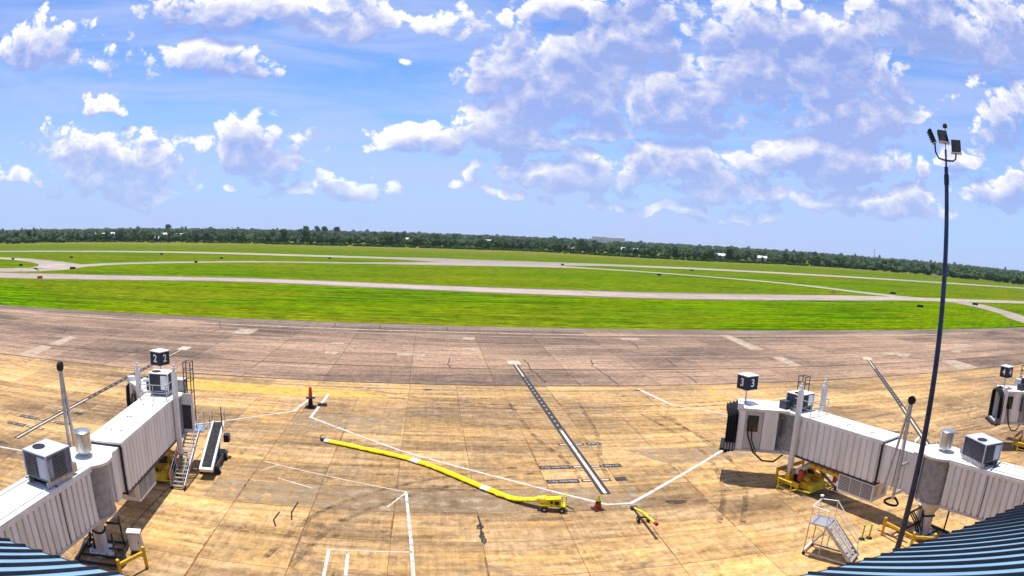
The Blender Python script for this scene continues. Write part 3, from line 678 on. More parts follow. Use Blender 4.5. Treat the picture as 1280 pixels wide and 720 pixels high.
    Q = lambda s, l, z=0.0: (cc.x+cdv.x*s*cabk+cn.x*l, cc.y+cdv.y*s*cabk+cn.y*l, z)
    crz = math.atan2(cdv.y,cdv.x)-PI/2
    prof = [(1.22+(.02 if k%2 else 0), 2.42+k*.075) for k in range(34)]
    B(MB().lathe((cc.x,cc.y,0),prof,60), 'cab_curtain', 'curtain_grey')
    B(MB().lathe((cc.x,cc.y,0),[(0,2.2),(1.3,2.2),(1.3,2.44),(0,2.45)],36), 'cab_turntable', 'panel_grey')
    B(MB().lathe((cc.x,cc.y,0),[(0,4.9),(1.32,4.9),(1.32,5.0),(0,5.0)],36), 'cab_turntable', 'roof_white')
    cf = B(MB().box(Q(2.4,0,2.30),(2.5,3.2,.18),crz), 'cab_floor', 'panel_grey')
    cr = B(MB().poly([Q(.5,-1.3)[:2],Q(4.1,-1.35)[:2],Q(4.1,1.35)[:2],Q(.5,1.3)[:2]],5.03,5.18), 'cab_roof', 'roof_white')
    for sg in (-1,1):
        w = B(MB().box(Q(1.75,sg*1.18,3.72),(.10,1.0,2.62),crz), 'cab_wall', 'white_paint')
        B(MB().box(Q(2.9,sg*1.18,3.72),(.07,1.2,2.60),crz), 'cab_side_panel', 'panel_grey')
        B(MB().box(Q(2.95,sg*1.225,4.15),(.03,.75,1.1),crz), 'cab_window', 'glass_dark', w)
        B(MB().box(Q(3.75,sg*1.2,3.72),(.16,.5,2.7),crz), 'door_post', 'white_paint')
    B(MB().box(Q(1.0,-1.3,4.1),(.5,.16,1.3),crz), 'control_cabinet', 'dark_grey')
    cp = [Q(3.3,-1.32,4.4),Q(3.2,-1.5,3.4),Q(2.7,-1.6,2.3),Q(2.0,-1.55,1.75),Q(1.2,-1.45,1.7),Q(.6,-1.3,2.2)]
    B(MB().tube(cp,.06,7), 'supply_cable', 'black_rubber', cf)
    cp = [Q(3.0,-1.28,4.0),Q(2.9,-1.4,3.1),Q(2.5,-1.4,2.2)]
    B(MB().tube(cp,.04,6), 'supply_cable', 'black_rubber', cf)
    # folded canopy: pleated hood
    can = MB(); rings = 9; pts = []
    for k in range(rings):
        s = 3.95+k*.095; e = (.0 if k%2 else .14); dr = k*.035
        arch = [(-1.22-e,2.25-dr),(-1.26-e,3.6),(-1.2-e,4.75+e-dr),(-.8,5.12+e-dr),(0,5.2+e-dr),(.8,5.12+e-dr),(1.2+e,4.75+e-dr),(1.26+e,3.6),(1.22+e,2.25-dr)]
        pts.append([Q(s+(.18 if 2 < i < 6 else 0)*k/rings,l,z) for i,(l,z) in enumerate(arch)])
    for rrw in pts: can.v += [tuple(p) for p in rrw]
    mlen = len(pts[0])
    for k in range(rings-1):
        for i in range(mlen-1): can.f.append((k*mlen+i,k*mlen+i+1,(k+1)*mlen+i+1,(k+1)*mlen+i))
    B(can, 'canopy', 'black_fabric')
    B(MB().box(Q(4.5,0,2.2),(2.4,1.0,.16),crz), 'bumper', 'black_rubber')
    B(MB().box(Q(4.35,-1.25,2.5),(.12,.7,.5),crz), 'canopy_bracket', 'blue_steel')
    B(MB().box(Q(3.9,-1.1,5.3),(.5,.4,.35),crz), 'canopy_motor', 'white_paint'); B(MB().box(Q(3.2,-.2,5.27),(.3,.5,.2),crz), 'canopy_drive', 'white_paint')
    # gate number on a post above the cab
    gp = Q(*signp); sgn = B(MB().box((gp[0],gp[1],6.6),(1.02,1.02,.92),math.radians(signrot)-phi), 'gate_sign', 'sign_navy')
    B(MB().box((gp[0],gp[1],7.09),(1.08,1.08,.06),math.radians(signrot)-phi), 'sign_cap', 'white_flat', sgn)
    B(MB().lathe((gp[0],gp[1],5.15),[(.06,0),(.06,.85),(.22,.98),(0,.98)],10), 'sign_post', 'white_paint', sgn)
    dm = text_mesh(digit, .74, 'white_flat', .012)
    for q in range(4):
        a = math.radians(signrot)-phi+q*PI/2; o = bpy.data.objects.new('digit', dm); COL.objects.link(o); o.parent = sgn
        nx, ny = math.sin(a), -math.cos(a)
        o.location = (gp[0]+nx*.516, gp[1]+ny*.516, 6.6); o.rotation_euler = (PI/2,0,a)
    # service stair and landing on the tunnel's right side
    ys0, ys1 = S1-2.9, S1+1.7; zt = 2.40; xs = 1.72
    st = B(MB().box((xs+.05,ys1+.65,zt-.03),(1.25,1.4,.08)), 'stair_landing', 'blue_steel')
    for sx in (-.45,.45):
        B(MB().bar((xs+sx,ys0,.12),(xs+sx,ys1,zt),.06,.22), 'stringer', 'galvanised')
        B(MB().tube([(xs+sx,ys0,.15),(xs+sx,ys0,1.05),(xs+sx,ys1,zt+1.0),(xs+sx,ys1+1.3,zt+1.0),(xs+sx,ys1+1.3,zt)],.03,6), 'handrail', 'galvanised')
        B(MB().tube([(xs+sx,ys0,.65),(xs+sx,ys1,zt+.55)],.022,6), 'midrail', 'galvanised')
        for f in (.33,.66): B(MB().tube([(xs+sx,ys0+(ys1-ys0)*f,.12+(zt-.12)*f),(xs+sx,ys0+(ys1-ys0)*f,1.05+(zt-.05)*f)],.025,6), 'rail_post', 'galvanised')
    tr = MB().box((0,0,0),(.86,.17,.04)).mesh('tread','galvanised')
    for k in range(15):
        f = (k+.5)/15; o = bpy.data.objects.new('tread', tr); COL.objects.link(o); o.parent = root; o.location = (xs, ys0+(ys1-ys0)*f, .14+(zt-.12)*f)
    for sx in (-.45,.45): B(MB().tube([(xs+sx-.06,ys0+.1,.14),(xs+sx+.06,ys0+.1,.14)],.14,12), 'stair_wheel', 'black_rubber')
    B(MB().box((xs-.49,ys0+.35,.75),(.05,.35,.45)), 'rail_plate', 'orange'); B(MB().box((xs-.49,ys0+1.9,1.7),(.05,.4,.5)), 'rail_plate', 'orange')
    # caged ladder to the roof
    la = MB()
    for sx in (1.35,1.85):
        for sy in (S1+1.5,S1+2.15): la.tube([(sx,sy,2.45),(sx,sy,7.0)],.035,6)
    for z in (4.2,5.0,5.8,6.5,7.0):
        la.tube([(1.35,S1+1.5,z),(1.85,S1+1.5,z),(1.85,S1+2.15,z),(1.35,S1+2.15,z),(1.35,S1+1.5,z)],.025,5)
    for k in range(14): la.tube([(1.35,S1+1.5,2.7+k*.3),(1.35,S1+2.15,2.7+k*.3)],.018,5)
    B(la, 'caged_ladder', 'dark_grey')
    B(MB().box((1.55,S1+1.2,3.75),(.9,.12,2.6)).box((1.2,S1+1.75,3.75),(.1,1.0,2.6)), 'service_door_wall', 'white_paint')
    B(MB().box((1.55,S1+1.13,3.5),(.62,.03,1.6)), 'service_door', 'dark_grey')
    B(MB().box((.9,S1+2.0,5.45),(.8,.9,.75)), 'cable_carrier_box', 'panel_grey')
    B(MB().box((-1.0,S1+1.2,5.45),(.5,.6,.55)), 'control_box', 'unit_dark')
    return root, phi

BL = jet_bridge((-16.45,24.9), (-.07,.9975), (-.08,-.997), 15.6, 2.5, 11.9, '2', 'white jet bridge at left, reaching away from the camera, marked gate two', 45, (3.7,1.25), (-1.62,1.35,8.9), -20)
BR = jet_bridge((27.6,24.1), (-.30,.954), (.33,-.944), 15.6, 4.0, 11.3, '3', 'white jet bridge at right behind the tall light mast, marked gate three')
BF = jet_bridge((27.6+26.2,24.1-2.2), (-.30,.954), (.33,-.944), 13.2, 4.0, 11.3, '4', 'white jet bridge cut off by the right edge of the picture, marked gate four', 58, (3.4,.3), signrot=5, cabk=.72)

def local_point(br, p):
    r, phi = br; c = Matrix.Rotation(phi,2)@Vector(p[:2]); return (r.location.x+c.x, r.location.y+c.y, p[2])

# ---- rooftop air conditioners
def rooftop_unit(loc, rz_, w, d, h, label, shell, face):
    r = empty('rooftop_air_conditioner', loc, rz_, label=label, cat='air conditioner', group='air conditioners on the bridge roofs')
    MB().box((0,0,.30+h/2),(w,d,h)).build('casing', face, r)
    MB().box((0,0,.32+h),(w+.05,d+.05,.05)).build('lid', shell, r)
    MB().lathe((-w*.22,-d*.08,.346+h),[(.0,.004),(.30,.004),(.31,.03),(.33,.03),(.33,0)],22).build('fan_opening', 'black_rubber', r)
    f = MB()
    for sx in (-1,1): f.box((sx*w*.42,0,.15),(.07,d+.15,.30))
    f.box((0,-d*.42,.27),(w,.06,.06)).box((0,d*.42,.27),(w,.06,.06)); f.build('stand', 'galvanised', r)
    for sx in (-1,1):
        for sy in (-1,1): MB().box((sx*(w/2+.003),sy*(d/2+.003),.30+h/2),(.07,.07,h+.02)).build('corner_post', shell, r)
    gr = MB()
    for k in range(9): gr.box((-w*.18,-d/2-.012,.42+k*(h-.25)/8),(w*.5,.03,.035))
    gr.build('coil_guard', 'dark_grey', r)
    gr = MB()
    for k in range(9): gr.box((w/2+.012,0,.42+k*(h-.25)/8),(.03,d*.55,.035))
    gr.build('coil_guard', 'dark_grey', r)
    MB().box((w*.28,-d/2-.008,.30+h*.5),(w*.34,.02,h*.82)).build('access_panel', shell, r)
    MB().box((w/2+.006,-d*.36,.30+h*.5),(.02,d*.2,h*.7)).build('access_panel', 'blue_steel', r)
    MB().box((w*.05,d/2+.28,.32),(w*.7,.5,.40)).build('duct', 'steel', r)
    return r
rooftop_unit((-16.45,21.5,5.10), math.radians(-10), 1.6, 1.75, 1.12, 'grey rooftop air conditioner on the near walkway of the left jet bridge', 'unit_beige', 'unit_mid')
rooftop_unit((28.4,21.55,5.10), math.radians(-6), 1.5, 2.05, 1.0, 'dark-sided rooftop air conditioner beside the round vent of the right jet bridge', 'unit_beige', 'unit_dark')
rooftop_unit(local_point(BL, (.0,12.6,5.07)), math.radians(4), 1.35, 1.2, 1.1, 'white-topped air conditioner on the cab end of the left jet bridge', 'white_flat', 'unit_dark')
rooftop_unit(local_point(BR, (.0,12.0,5.07)), math.radians(17), 1.5, 1.2, .85, 'dark air conditioner on the cab end of the right jet bridge', 'white_flat', 'unit_dark')
rooftop_unit(local_point(BF, (.0,12.0,5.07)), math.radians(17), 1.5, 1.2, .85, 'dark air conditioner on the cab end of the bridge at the right edge', 'unit_beige', 'unit_dark')

# ---- preconditioned-air units slung below the tunnels
def pca(br, y0, label, w=1.9, hose=True):
    r0, phi = br; loc = local_point(br, (0,y0+1.45,0)); r = empty('air_supply_unit', loc, phi, label=label, cat='air unit', group='air supply units below the tunnels')
    MB().box((0,0,1.62),(w,2.9,1.12)).build('casing', 'white_flat', r)
    for sg in (-1,1):
        for k in range(3):
            MB().box((sg*(w/2+.01),-.93+k*.93,1.64),(.02,.86,.92)).build('louvre_recess', 'dark_grey', r)
            lv = MB()
            for q in range(9): lv.box((sg*(w/2+.03),-.93+k*.93,1.24+q*.1),(.03,.84,.05))
            lv.build('louvre', 'panel_grey', r)
        for yy in (-1.1,.2,1.1): MB().box((sg*.8,yy,2.25),(.10,.14,.34)).build('hanger', 'blue_steel', r)
    MB().box((-.55,-1.46,1.7),(.5,.03,.7)).build('end_panel', 'panel_grey', r); MB().box((.4,-1.46,1.5),(.5,.03,.4)).build('end_panel', 'panel_grey', r)
    if hose:
        for k in range(5):
            MB().tube([(-.75,1.5+k*.52,2.02),(-.75,1.62+k*.52,1.98),(-.75,1.9+k*.52,1.98),(-.75,1.98+k*.52,2.02)],[.14,.19,.19,.14],10).build('hose_section', 'yellow_paint', r)
    return r
pca(BR, 4.1, 'white louvred air supply unit slung below the nearer bridge at right')
pca(BL, 4.4, 'plain white air supply unit slung below the left jet bridge', 1.9, False)
pca(BF, 4.1, 'air supply unit below the bridge at the right edge')

# ---- guard rails, cabinets and posts round the rotunda columns
def guard(posts, h, label):
    c = posts[0]; r = empty('guard_rail', (*c,0), label=label, cat='guard rail', group='yellow guard rails at the bridge columns')
    for p in posts:
        MB().lathe((p[0]-c[0],p[1]-c[1],0),[(.10,0),(.10,h-.03),(.06,h),(0,h+.01)],14).build('post', 'yellow_paint', r, True)
    for a, b in zip(posts, posts[1:]):
        MB().bar((a[0]-c[0],a[1]-c[1],h*.72),(b[0]-c[0],b[1]-c[1],h*.72),.12,.16).build('rail', 'yellow_paint', r)
    return r
guard([(24.9,25.3),(25.2,22.75),(26.3,21.9)], 1.15, 'yellow pipe guard rail beside the foot of the light mast')
guard([(-13.5,24.3),(-14.2,22.6)], 1.15, 'yellow pipe guard rail beside the left bridge column')
def cabinet(loc, rz_, label, w=.7, d=.45, h=1.0):
    r = empty('electrical_cabinet', loc, rz_, label=label, cat='cabinet')
    MB().box((0,0,.15+h/2),(w,d,h)).build('casing', 'panel_grey', r); MB().box((0,0,.17+h),(w+.06,d+.06,.05)).build('lid', 'white_flat', r)
    MB().box((0,-d/2-.01,.15+h/2),(w*.85,.02,h*.88)).build('door', 'white_paint', r); MB().box((w*.3,-d/2-.03,.15+h*.5),(.03,.03,.14)).build('handle', 'dark_grey', r)
    for sx in (-1,1): MB().box((sx*w*.38,0,.075),(.06,d,.15)).build('plinth', 'dark_grey', r)
    MB().tube([(w*.2,d/2+.03,.6),(w*.35,d/2+.3,.5),(w*.3,d/2+.5,.05)],.04,6).build('cable', 'black_rubber', r)
cabinet((-14.6,25.6,0), math.radians(15), 'small grey electrical cabinet behind the left jet bridge column')
cabinet((28.6,25.6,0), math.radians(-20), 'electrical cabinet behind the right jet bridge column')
def foot_frame(C, label):
    r = empty('cable_tray_frame', (*C,0), .2, label=label, cat='steel frame')
    f = MB()
    for y in (-1.2,-.4,.5,1.3): f.box((0,y,.10),(2.4,.10,.10))
    for x in (-1.2,1.2): f.box((x,.05,.16),(.12,2.7,.16))
    f.build('frame', 'dark_grey', r)
    for x, y in ((-1.0,1.0),(1.0,1.1),(1.1,-.9)): MB().box((x,y,.9),(.09,.09,1.6)).build('upright', 'dark_grey', r)
    MB().bar((-1.0,1.0,1.3),(1.0,1.1,1.3),.08,.12).build('crossbar', 'dark_grey', r)
    for k in range(3): MB().tube([(-.9+.2*k,.9,1.3),(-.7+.2*k,.5,.8),(-.8+.3*k,.1,.22)],.045,6).build('cable', 'black_rubber', r)
foot_frame((-16.3,24.6), 'dark steel cable frame round the foot of the left bridge column'); foot_frame((27.5,24.0), 'dark steel cable frame round the foot of the right bridge column, behind the mast')
for p, lb in (((23.35,25.4),'lime post with black base, farther from the mast of the pair'),((23.85,25.3),'lime post with black base, nearer the mast of the pair')):
    r = empty('marker_post', (*p,0), label=lb, cat='marker post', group='two lime posts')
    MB().lathe((0,0,0),[(.20,0),(.20,.05),(.07,.07),(0,.07)],14).build('base', 'black_rubber', r); MB().lathe((0,0,.06),[(.055,0),(.055,.78),(.075,.79),(.075,.86),(0,.88)],12).build('post', 'lime', r, True)

# ================================================================== LIGHT MAST
ma = empty('light_mast', (24.46,23.14,0), label='tall dark blue light mast with three floodlights at its top', cat='light mast')
MB().lathe((0,0,0),[(.30,0),(.30,.05),(.19,.06),(.185,.4)],18).build('base_flange', 'mast_blue', ma)
MB().tube([(0,0,.05),(0,0,7),(0,0,14),(0,0,20.3)],[.185,.165,.14,.115],16).build('pole', 'mast_blue', ma, True)
MB().lathe((0,0,19.4),[(.15,0),(.15,.5),(.12,.52)],12).build('pole_collar', 'seam_dark', ma)
MB().tube([(0,0,20.2),(0,0,21.2)],.06,8).build('mast_head', 'mast_blue', ma)
ax = Vector((.72,-.69,0)).normalized()                        # the bracket runs across the view
br_ = [(-.62,0,.95),(-.60,0,.40),(-.42,0,.08),(0,0,-.02),(.42,0,-.02),(.58,0,.10),(.62,0,.5)]
MB().tube([(ax.x*a, ax.y*a, 20.65+c) for a,b,c in br_],.05,8).build('bracket', 'mast_blue', ma)
def flood(off, z, yawd, tilt):
    c = Vector((ax.x*off, ax.y*off, z)); M = Matrix.Rotation(math.radians(yawd),3,'Z')@Matrix.Rotation(math.radians(tilt),3,'X')
    def bx(d, q):
        b = MB().box(q, d); b.v = [tuple(c+M@Vector(v)) for v in b.v]; return b
    h = bx((.56,.16,.70),(0,0,.32)).build('floodlight', 'black_rubber', ma)
    bx((.50,.02,.64),(0,-.085,.32)).build('lens', 'black_rubber', h)
    for k in range(5): bx((.54,.10,.03),(0,.12,.08+k*.12)).build('cooling_fin', 'black_rubber', h)
    bx((.64,.20,.05),(0,0,-.06)).build('visor', 'galvanised', h)
flood(-.66, 21.55, 52, -24); flood(-.06, 21.6, -22, -26); flood(.64, 21.1, -44, -16)
an = MB().tube([(0,0,21.1),(.05,0,22.35)],.025,6).build('aerial', 'mast_blue', ma)
MB().lathe((.05,0,22.3),[(0,0),(.13,.03),(.15,.12),(.10,.24),(0,.27)],12).build('obstruction_light', 'red_lens', an)

# ================================================================== GROUND EQUIPMENT
# belt loader
bl = empty('belt_loader', (-14.45,38.9,0), math.radians(7), label='belt loader with black belt and white rims beside the stair of the left jet bridge', cat='belt loader')
def belt(y): return .62+(y+2.6)*(2.25-.62)/5.0
b = MB().bar((0,-2.6,belt(-2.6)),(0,2.4,belt(2.4)),.66,.10).build('belt', 'black_rubber', bl)
for sx in (-1,1):
    MB().bar((sx*.40,-2.65,belt(-2.65)+.02),(sx*.40,2.45,belt(2.45)+.02),.13,.20).build('boom_side', 'white_flat', bl)
    w1 = MB().tube([(sx*.62-.1,-1.5,.32),(sx*.62+.1,-1.5,.32)],.32,18).build('wheel', 'black_rubber', bl); MB().tube([(sx*.62-.11,-1.5,.32),(sx*.62+.11,-1.5,.32)],.15,12).build('rim', 'white_flat', w1)
    w1 = MB().tube([(sx*.62-.1,1.2,.32),(sx*.62+.1,1.2,.32)],.32,18).build('wheel', 'black_rubber', bl); MB().tube([(sx*.62-.11,1.2,.32),(sx*.62+.11,1.2,.32)],.15,12).build('rim', 'white_flat', w1)
    MB().tube([(sx*.46,1.6,belt(1.6)),(sx*.46,1.6,belt(1.6)+1.0),(sx*.46,2.5,belt(2.5)+.95),(sx*.46,2.5,belt(2.5))],.03,6).build('handrail', 'galvanised', bl)
    MB().bar((sx*.3,.2,.55),(sx*.3,1.4,belt(1.4)-.1),.10,.12).build('lift_arm', 'dark_grey', bl)
MB().bar((0,-2.66,belt(-2.66)-.02),(0,-2.50,belt(-2.50)+.02),.92,.26).build('end_roller_guard', 'white_flat', bl)
MB().box((0,-.1,.46),(1.1,3.4,.30)).build('chassis', 'dark_grey', bl)
MB().box((.66,1.9,1.35),(.40,.6,.5)).build('engine_box', 'sign_navy', bl)
MB().tube([(.46,1.5,belt(1.5)),(.44,1.5,belt(1.5)+1.7)],.035,6).build('beacon_pole', 'dark_grey', bl)

# yellow air hose and its cart
path = [(-7.7,45.4,.10),(-5.0,44.1,.13),(-1.4,42.1,.135),(1.0,39.9,.135),(3.15,37.3,.135),(4.95,35.25,.16),(6.1,34.35,.45),(6.7,34.0,.72)]
sp = smooth_path(path, 10)
hose = empty('air_hose', (-1.4,42.1,0), label='long yellow air hose lying in a curve across the apron', cat='hose')
hv = [(x+1.4, y-42.1, z+random.uniform(-.02,.02)) for x,y,z in sp]
def hose_tube(pts, rw, rh):
    return MB().tube(pts, [rw*random.uniform(.84,1.08) for _ in pts], 12, True, rh)
cut = [0,2,21,23,41,43,70]
for k, (i0, i1) in enumerate(zip(cut, cut[1:])):
    seg = hv[i0:i1+1]
    if k % 2 == 0: hose_tube(seg, .28, .135).build('white_band', 'white_flat', hose, True)
    else: hose_tube(seg, .27, .125).build('hose_length', 'hose_yellow', hose, True)
MB().tube([(hv[0][0]-.35,hv[0][1]+.2,.14),(hv[0][0]-.05,hv[0][1]+.03,.12)],.13,12).build('coupling', 'dark_grey', hose)
MB().tube([(hv[0][0]-.4,hv[0][1]+.1,.1),(hv[0][0]-.42,hv[0][1]+.25,.36),(hv[0][0]-.25,hv[0][1]+.25,.40)],.03,6).build('coupling_handle', 'dark_grey', hose)

ct = empty('hose_cart', (7.15,33.7,0), math.radians(-14), label='small yellow cart at the right end of the yellow air hose', cat='cart')
MB().box((0,0,.36),(1.5,.66,.08)).build('deck', 'hose_yellow', ct)
q = MB(); q.v = [(-.62,-.28,.40),(.45,-.28,.40),(.45,.28,.40),(-.62,.28,.40),(-.40,-.24,.74),(.40,-.26,.84),(.40,.26,.84),(-.40,.24,.74)]
q.f = [(3,2,1,0),(4,5,6,7),(0,1,5,4),(1,2,6,5),(2,3,7,6),(3,0,4,7)]; q.build('body', 'hose_yellow', ct)
MB().tube([(-.95,0,.62),(-.5,0,.62)],[.22,.25],16).build('hose_collar', 'bright_yellow', ct)
for sx in (.5,.72): MB().tube([(sx,-.30,.40),(sx,-.30,1.02),(sx,.30,1.02),(sx,.30,.40)],.03,6).build('end_rail', 'bright_yellow', ct)
for sy in (-.30,.30): MB().tube([(.5,sy,1.02),(.72,sy,1.02)],.03,6).build('end_rail', 'bright_yellow', ct)
for sx in (-.48,.52):
    MB().tube([(sx,-.33,.16),(sx,.33,.16)],.035,8).build('axle', 'dark_grey', ct); MB().box((sx,0,.26),(.09,.5,.14)).build('axle_bracket', 'bright_yellow', ct)
    for sy in (-.38,.38): w1 = MB().tube([(sx,sy-.05,.16),(sx,sy+.05,.16)],.16,16).build('wheel', 'black_rubber', ct); MB().tube([(sx,sy-.055,.16),(sx,sy+.055,.16)],.07,10).build('rim', 'galvanised', w1)
MB().bar((.74,0,.34),(1.2,-.05,.14),.06).build('drawbar', 'dark_grey', ct); MB().tube([(1.2,-.12,.14),(1.3,-.05,.14),(1.2,.02,.28)],.025,6).build('drawbar_eye', 'galvanised', ct)
MB().tube([(-.1,-.30,.6),(-.1,-.26,.6)],.10,14).build('gauge', 'dark_grey', ct); MB().box((.2,-.285,.58),(.26,.02,.22)).build('plate', 'paint_black', ct)

# tow bar
tb = empty('tow_bar', (11.9,31.4,0), label='yellow aircraft tow bar with two small wheels and a raised red tip', cat='tow bar')
MB().tube([(.0,1.75,.14),(0,.2,.52),(0,-1.85,.80)],[.07,.085,.075],10).build('bar', 'bright_yellow', tb, True)
MB().tube([(0,-1.8,.79),(0,-2.1,.83)],.10,10).build('tip', 'cone_red', tb); MB().box((0,1.85,.12),(.40,.30,.16)).build('head', 'dark_grey', tb)
MB().box((0,.05,.30),(.55,.08,.08)).build('axle', 'black_rubber', tb)
for sx in (-.3,.3):
    w1 = MB().tube([(sx-.06,.05,.20),(sx+.06,.05,.20)],.20,14).build('wheel', 'black_rubber', tb); MB().tube([(sx-.065,.05,.20),(sx+.065,.05,.20)],.08,10).build('rim', 'galvanised', w1)
MB().bar((0,.05,.28),(0,.05,.56),.08).build('strut', 'bright_yellow', tb); MB().tube([(0,-1.2,.72),(.22,-1.25,1.0),(.22,-1.5,1.02),(0,-1.55,.78)],.022,6).build('grip', 'galvanised', tb)

# cones
def cone(loc, h, r, cols, label):
    c = empty('traffic_cone', loc, .3, label=label, cat='traffic cone')
    MB().box((0,0,.03),(r*2.6,r*2.6,.06)).build('base', cols[2], c)
    MB().lathe((0,0,.05),[(r,0),(r*.62,h*.5)],20).build('lower_cone', cols[0], c, True)
    MB().lathe((0,0,.05),[(r*.62,h*.5),(r*.18,h-.08),(r*.12,h-.05),(0,h-.05)],20).build('upper_cone', cols[1], c, True)
    MB().lathe((0,0,.05),[(r*.66,h*.48),(r*.60,h*.56)],20).build('collar', cols[3], c, True)
cone((9.77,33.55,0), .92, .24, ('cone_red','lime','black_rubber','black_rubber'), 'dark red traffic cone with a green top beside the white line')
cone((25.6,22.2,0), .5, .18, ('orange','orange','orange','white_flat'), 'small orange cone beside the foot of the light mast')
tp = empty('tall_pylon', (-10.5,54.6,0), label='tall orange pylon on a black stand inside the white lines', cat='pylon')
MB().box((0,0,.05),(.95,.95,.10)).build('base_plate', 'black_rubber', tp); MB().lathe((0,0,.10),[(.30,0),(.22,.08),(.17,.75),(.17,.78)],16).build('stand', 'black_rubber', tp, True)
MB().lathe((0,0,.86),[(.42,0),(.42,.05),(.2,.06)],18).build('collar', 'black_rubber', tp); MB().lathe((0,0,.9),[(.19,0),(.12,.95),(.06,1.0),(0,1.0)],18).build('pylon', 'orange', tp, True)
ch = empty('wheel_chock', (-9.55,55.3,0), .1, label='black wheel chock lying beside the tall orange pylon', cat='wheel chock')
q = MB(); q.v = [(-.45,-.25,0),(.45,-.25,0),(.45,.25,0),(-.45,.25,0),(-.40,-.06,.24),(.40,-.06,.24),(.40,.06,.24),(-.40,.06,.24)]
q.f = [(3,2,1,0),(4,5,6,7),(0,1,5,4),(1,2,6,5),(2,3,7,6),(3,0,4,7)]; q.build('block', 'black_rubber', ch); MB().tube([(-.2,0,.24),(-.1,0,.34),(.1,0,.34),(.2,0,.24)],.02,6).build('rope_handle', 'white_flat', ch)

# rolling maintenance stair
ms = empty('maintenance_stair', (18.97,25.2,0), math.atan2(-.573,-.82)+PI, label='silver rolling maintenance stair with high handrails right of centre', cat='maintenance stair')
ms.rotation_euler = (0,0,math.atan2(.573,.82)); 
def MS(x, y, z): return (x, -y, z)                            # y runs down the flight
for sx in (0,1.25):
    MB().bar(MS(sx,0,.16),MS(sx,2.95,.12),.07,.09).build('base_rail', 'galvanised', ms)
    MB().bar(MS(sx,1.0,1.88),MS(sx,2.95,.14),.06,.16).build('stringer', 'galvanised', ms)
    MB().tube([MS(sx,0,.16),MS(sx,0,1.88)],.035,7).build('leg', 'galvanised', ms); MB().tube([MS(sx,.95,.16),MS(sx,.95,1.88)],.03,7).build('leg', 'galvanised', ms)
    MB().tube([MS(sx,.0,.2),MS(sx,.95,1.5)],.025,6).build('brace', 'galvanised', ms)
    hr = MB().tube([MS(sx,0,1.9),MS(sx,0,2.85),MS(sx,1.0,2.95 if sx else 2.75),MS(sx,2.7,1.15),MS(sx,2.85,.35)],.03,7).build('handrail', 'white_flat', ms)
    MB().tube([MS(sx,0,2.4),MS(sx,1.0,2.42),MS(sx,2.8,.75)],.025,6).build('midrail', 'white_flat', hr); MB().tube([MS(sx,1.0,1.9),MS(sx,1.0,2.9 if sx else 2.72)],.025,6).build('rail_post', 'white_flat', hr)
    for y in (.05,2.85): MB().tube([MS(sx-.04,y,.1),MS(sx+.04,y,.1)],.10,12).build('caster', 'black_rubber', ms)
MB().box(MS(.625,.5,1.88),(1.3,1.05,.06)).build('platform', 'galvanised', ms); MB().box(MS(.625,-.02,.2),(1.3,.10,.14)).build('end_rail', 'white_flat', ms)
MB().tube([MS(0,0,2.85),MS(1.25,0,2.85)],.03,7).build('back_rail', 'white_flat', ms)
for k in range(8):
    f = (k+.5)/8; MB().box(MS(.625,1.0+1.95*f,1.88-1.74*f),(1.16,.22,.05)).build('tread', 'galvanised', ms)
MB().lathe(MS(1.25,.0,2.95),[(.0,0),(.10,.03),(.11,.10),(0,.16)],10).build('lamp', 'white_flat', ms)

# ================================================================== AIRFIELD
def field_sign(loc, w, m, label):
    r = empty('taxiway_sign', (*loc,GZ), math.atan2(loc[0],loc[1])*-1, label=label, cat='taxiway sign', group='taxiway signs in the grass')
    w *= .62
    MB().box((0,0,.72),(w,.25,.8)).build('panel', m, r)
    for sx in (-.35,.35): MB().box((sx*w,0,.18),(.10,.10,.36)).build('leg', 'dark_grey', r)
    MB().box((0,0,.03),(w*1.05,.7,.06)).build('footing', 'patch_pale', r)
for p, w, mm, lb in (((-140.1,215.1),4.2,'black_rubber','large black taxiway sign inside the left taxiway fork'),((-158.4,347.6),3.0,'black_rubber','dark sign by the runway above the left taxiway fork'),
    ((-193.7,295.7),3.4,'black_rubber','dark sign on the grass at the top of the left fork'),((-125.6,170.3),3.2,'orange','orange and dark sign on the near side of the taxiway at far left'),
    ((-106.8,274.3),2.4,'black_rubber','small dark sign in the long green strip, left part'),((-108.1,315.3),2.4,'black_rubber','small dark sign in the thin strip between the two far pavements'),
    ((-179.3,226.4),3.0,'black_rubber','small dark sign inside the grass wedge at far left'),((-222.8,273.0),3.0,'black_rubber','farther dark sign inside the grass wedge at far left'),
    ((192.9,216.5),4.4,'black_rubber','black taxiway sign above the right taxiway crossing'),((204.1,172.0),4.4,'black_rubber','black taxiway sign just right of the light mast'),
    ((155.3,158.5),3.8,'black_rubber','dark sign just below the right taxiway crossing'),((203.7,204.5),3.2,'yellow_paint','orange-yellow sign right above the right taxiway crossing'),
    ((152.3,209.2),3.2,'yellow_paint','orange-yellow sign left of the right taxiway crossing'),((151.8,111.1),1.2,'yellow_paint','small yellow sign near the right end of the apron grass'),
    ((149.3,349.3),3.0,'black_rubber','small dark sign beside the runway, right of centre'),((104.9,284.5),2.8,'black_rubber','small dark sign below the curving taxiway, right of centre'),
    ((-55.3,344.1),2.6,'black_rubber','small dark sign where the two far pavements merge'),((73.0,355.9),2.6,'black_rubber','small dark sign beside the runway at the centre')):
    field_sign(p, w, mm, lb)
ws = empty('windsock', (144.4,645,GZ), label='orange and white windsock on a pole before the far trees', cat='windsock')
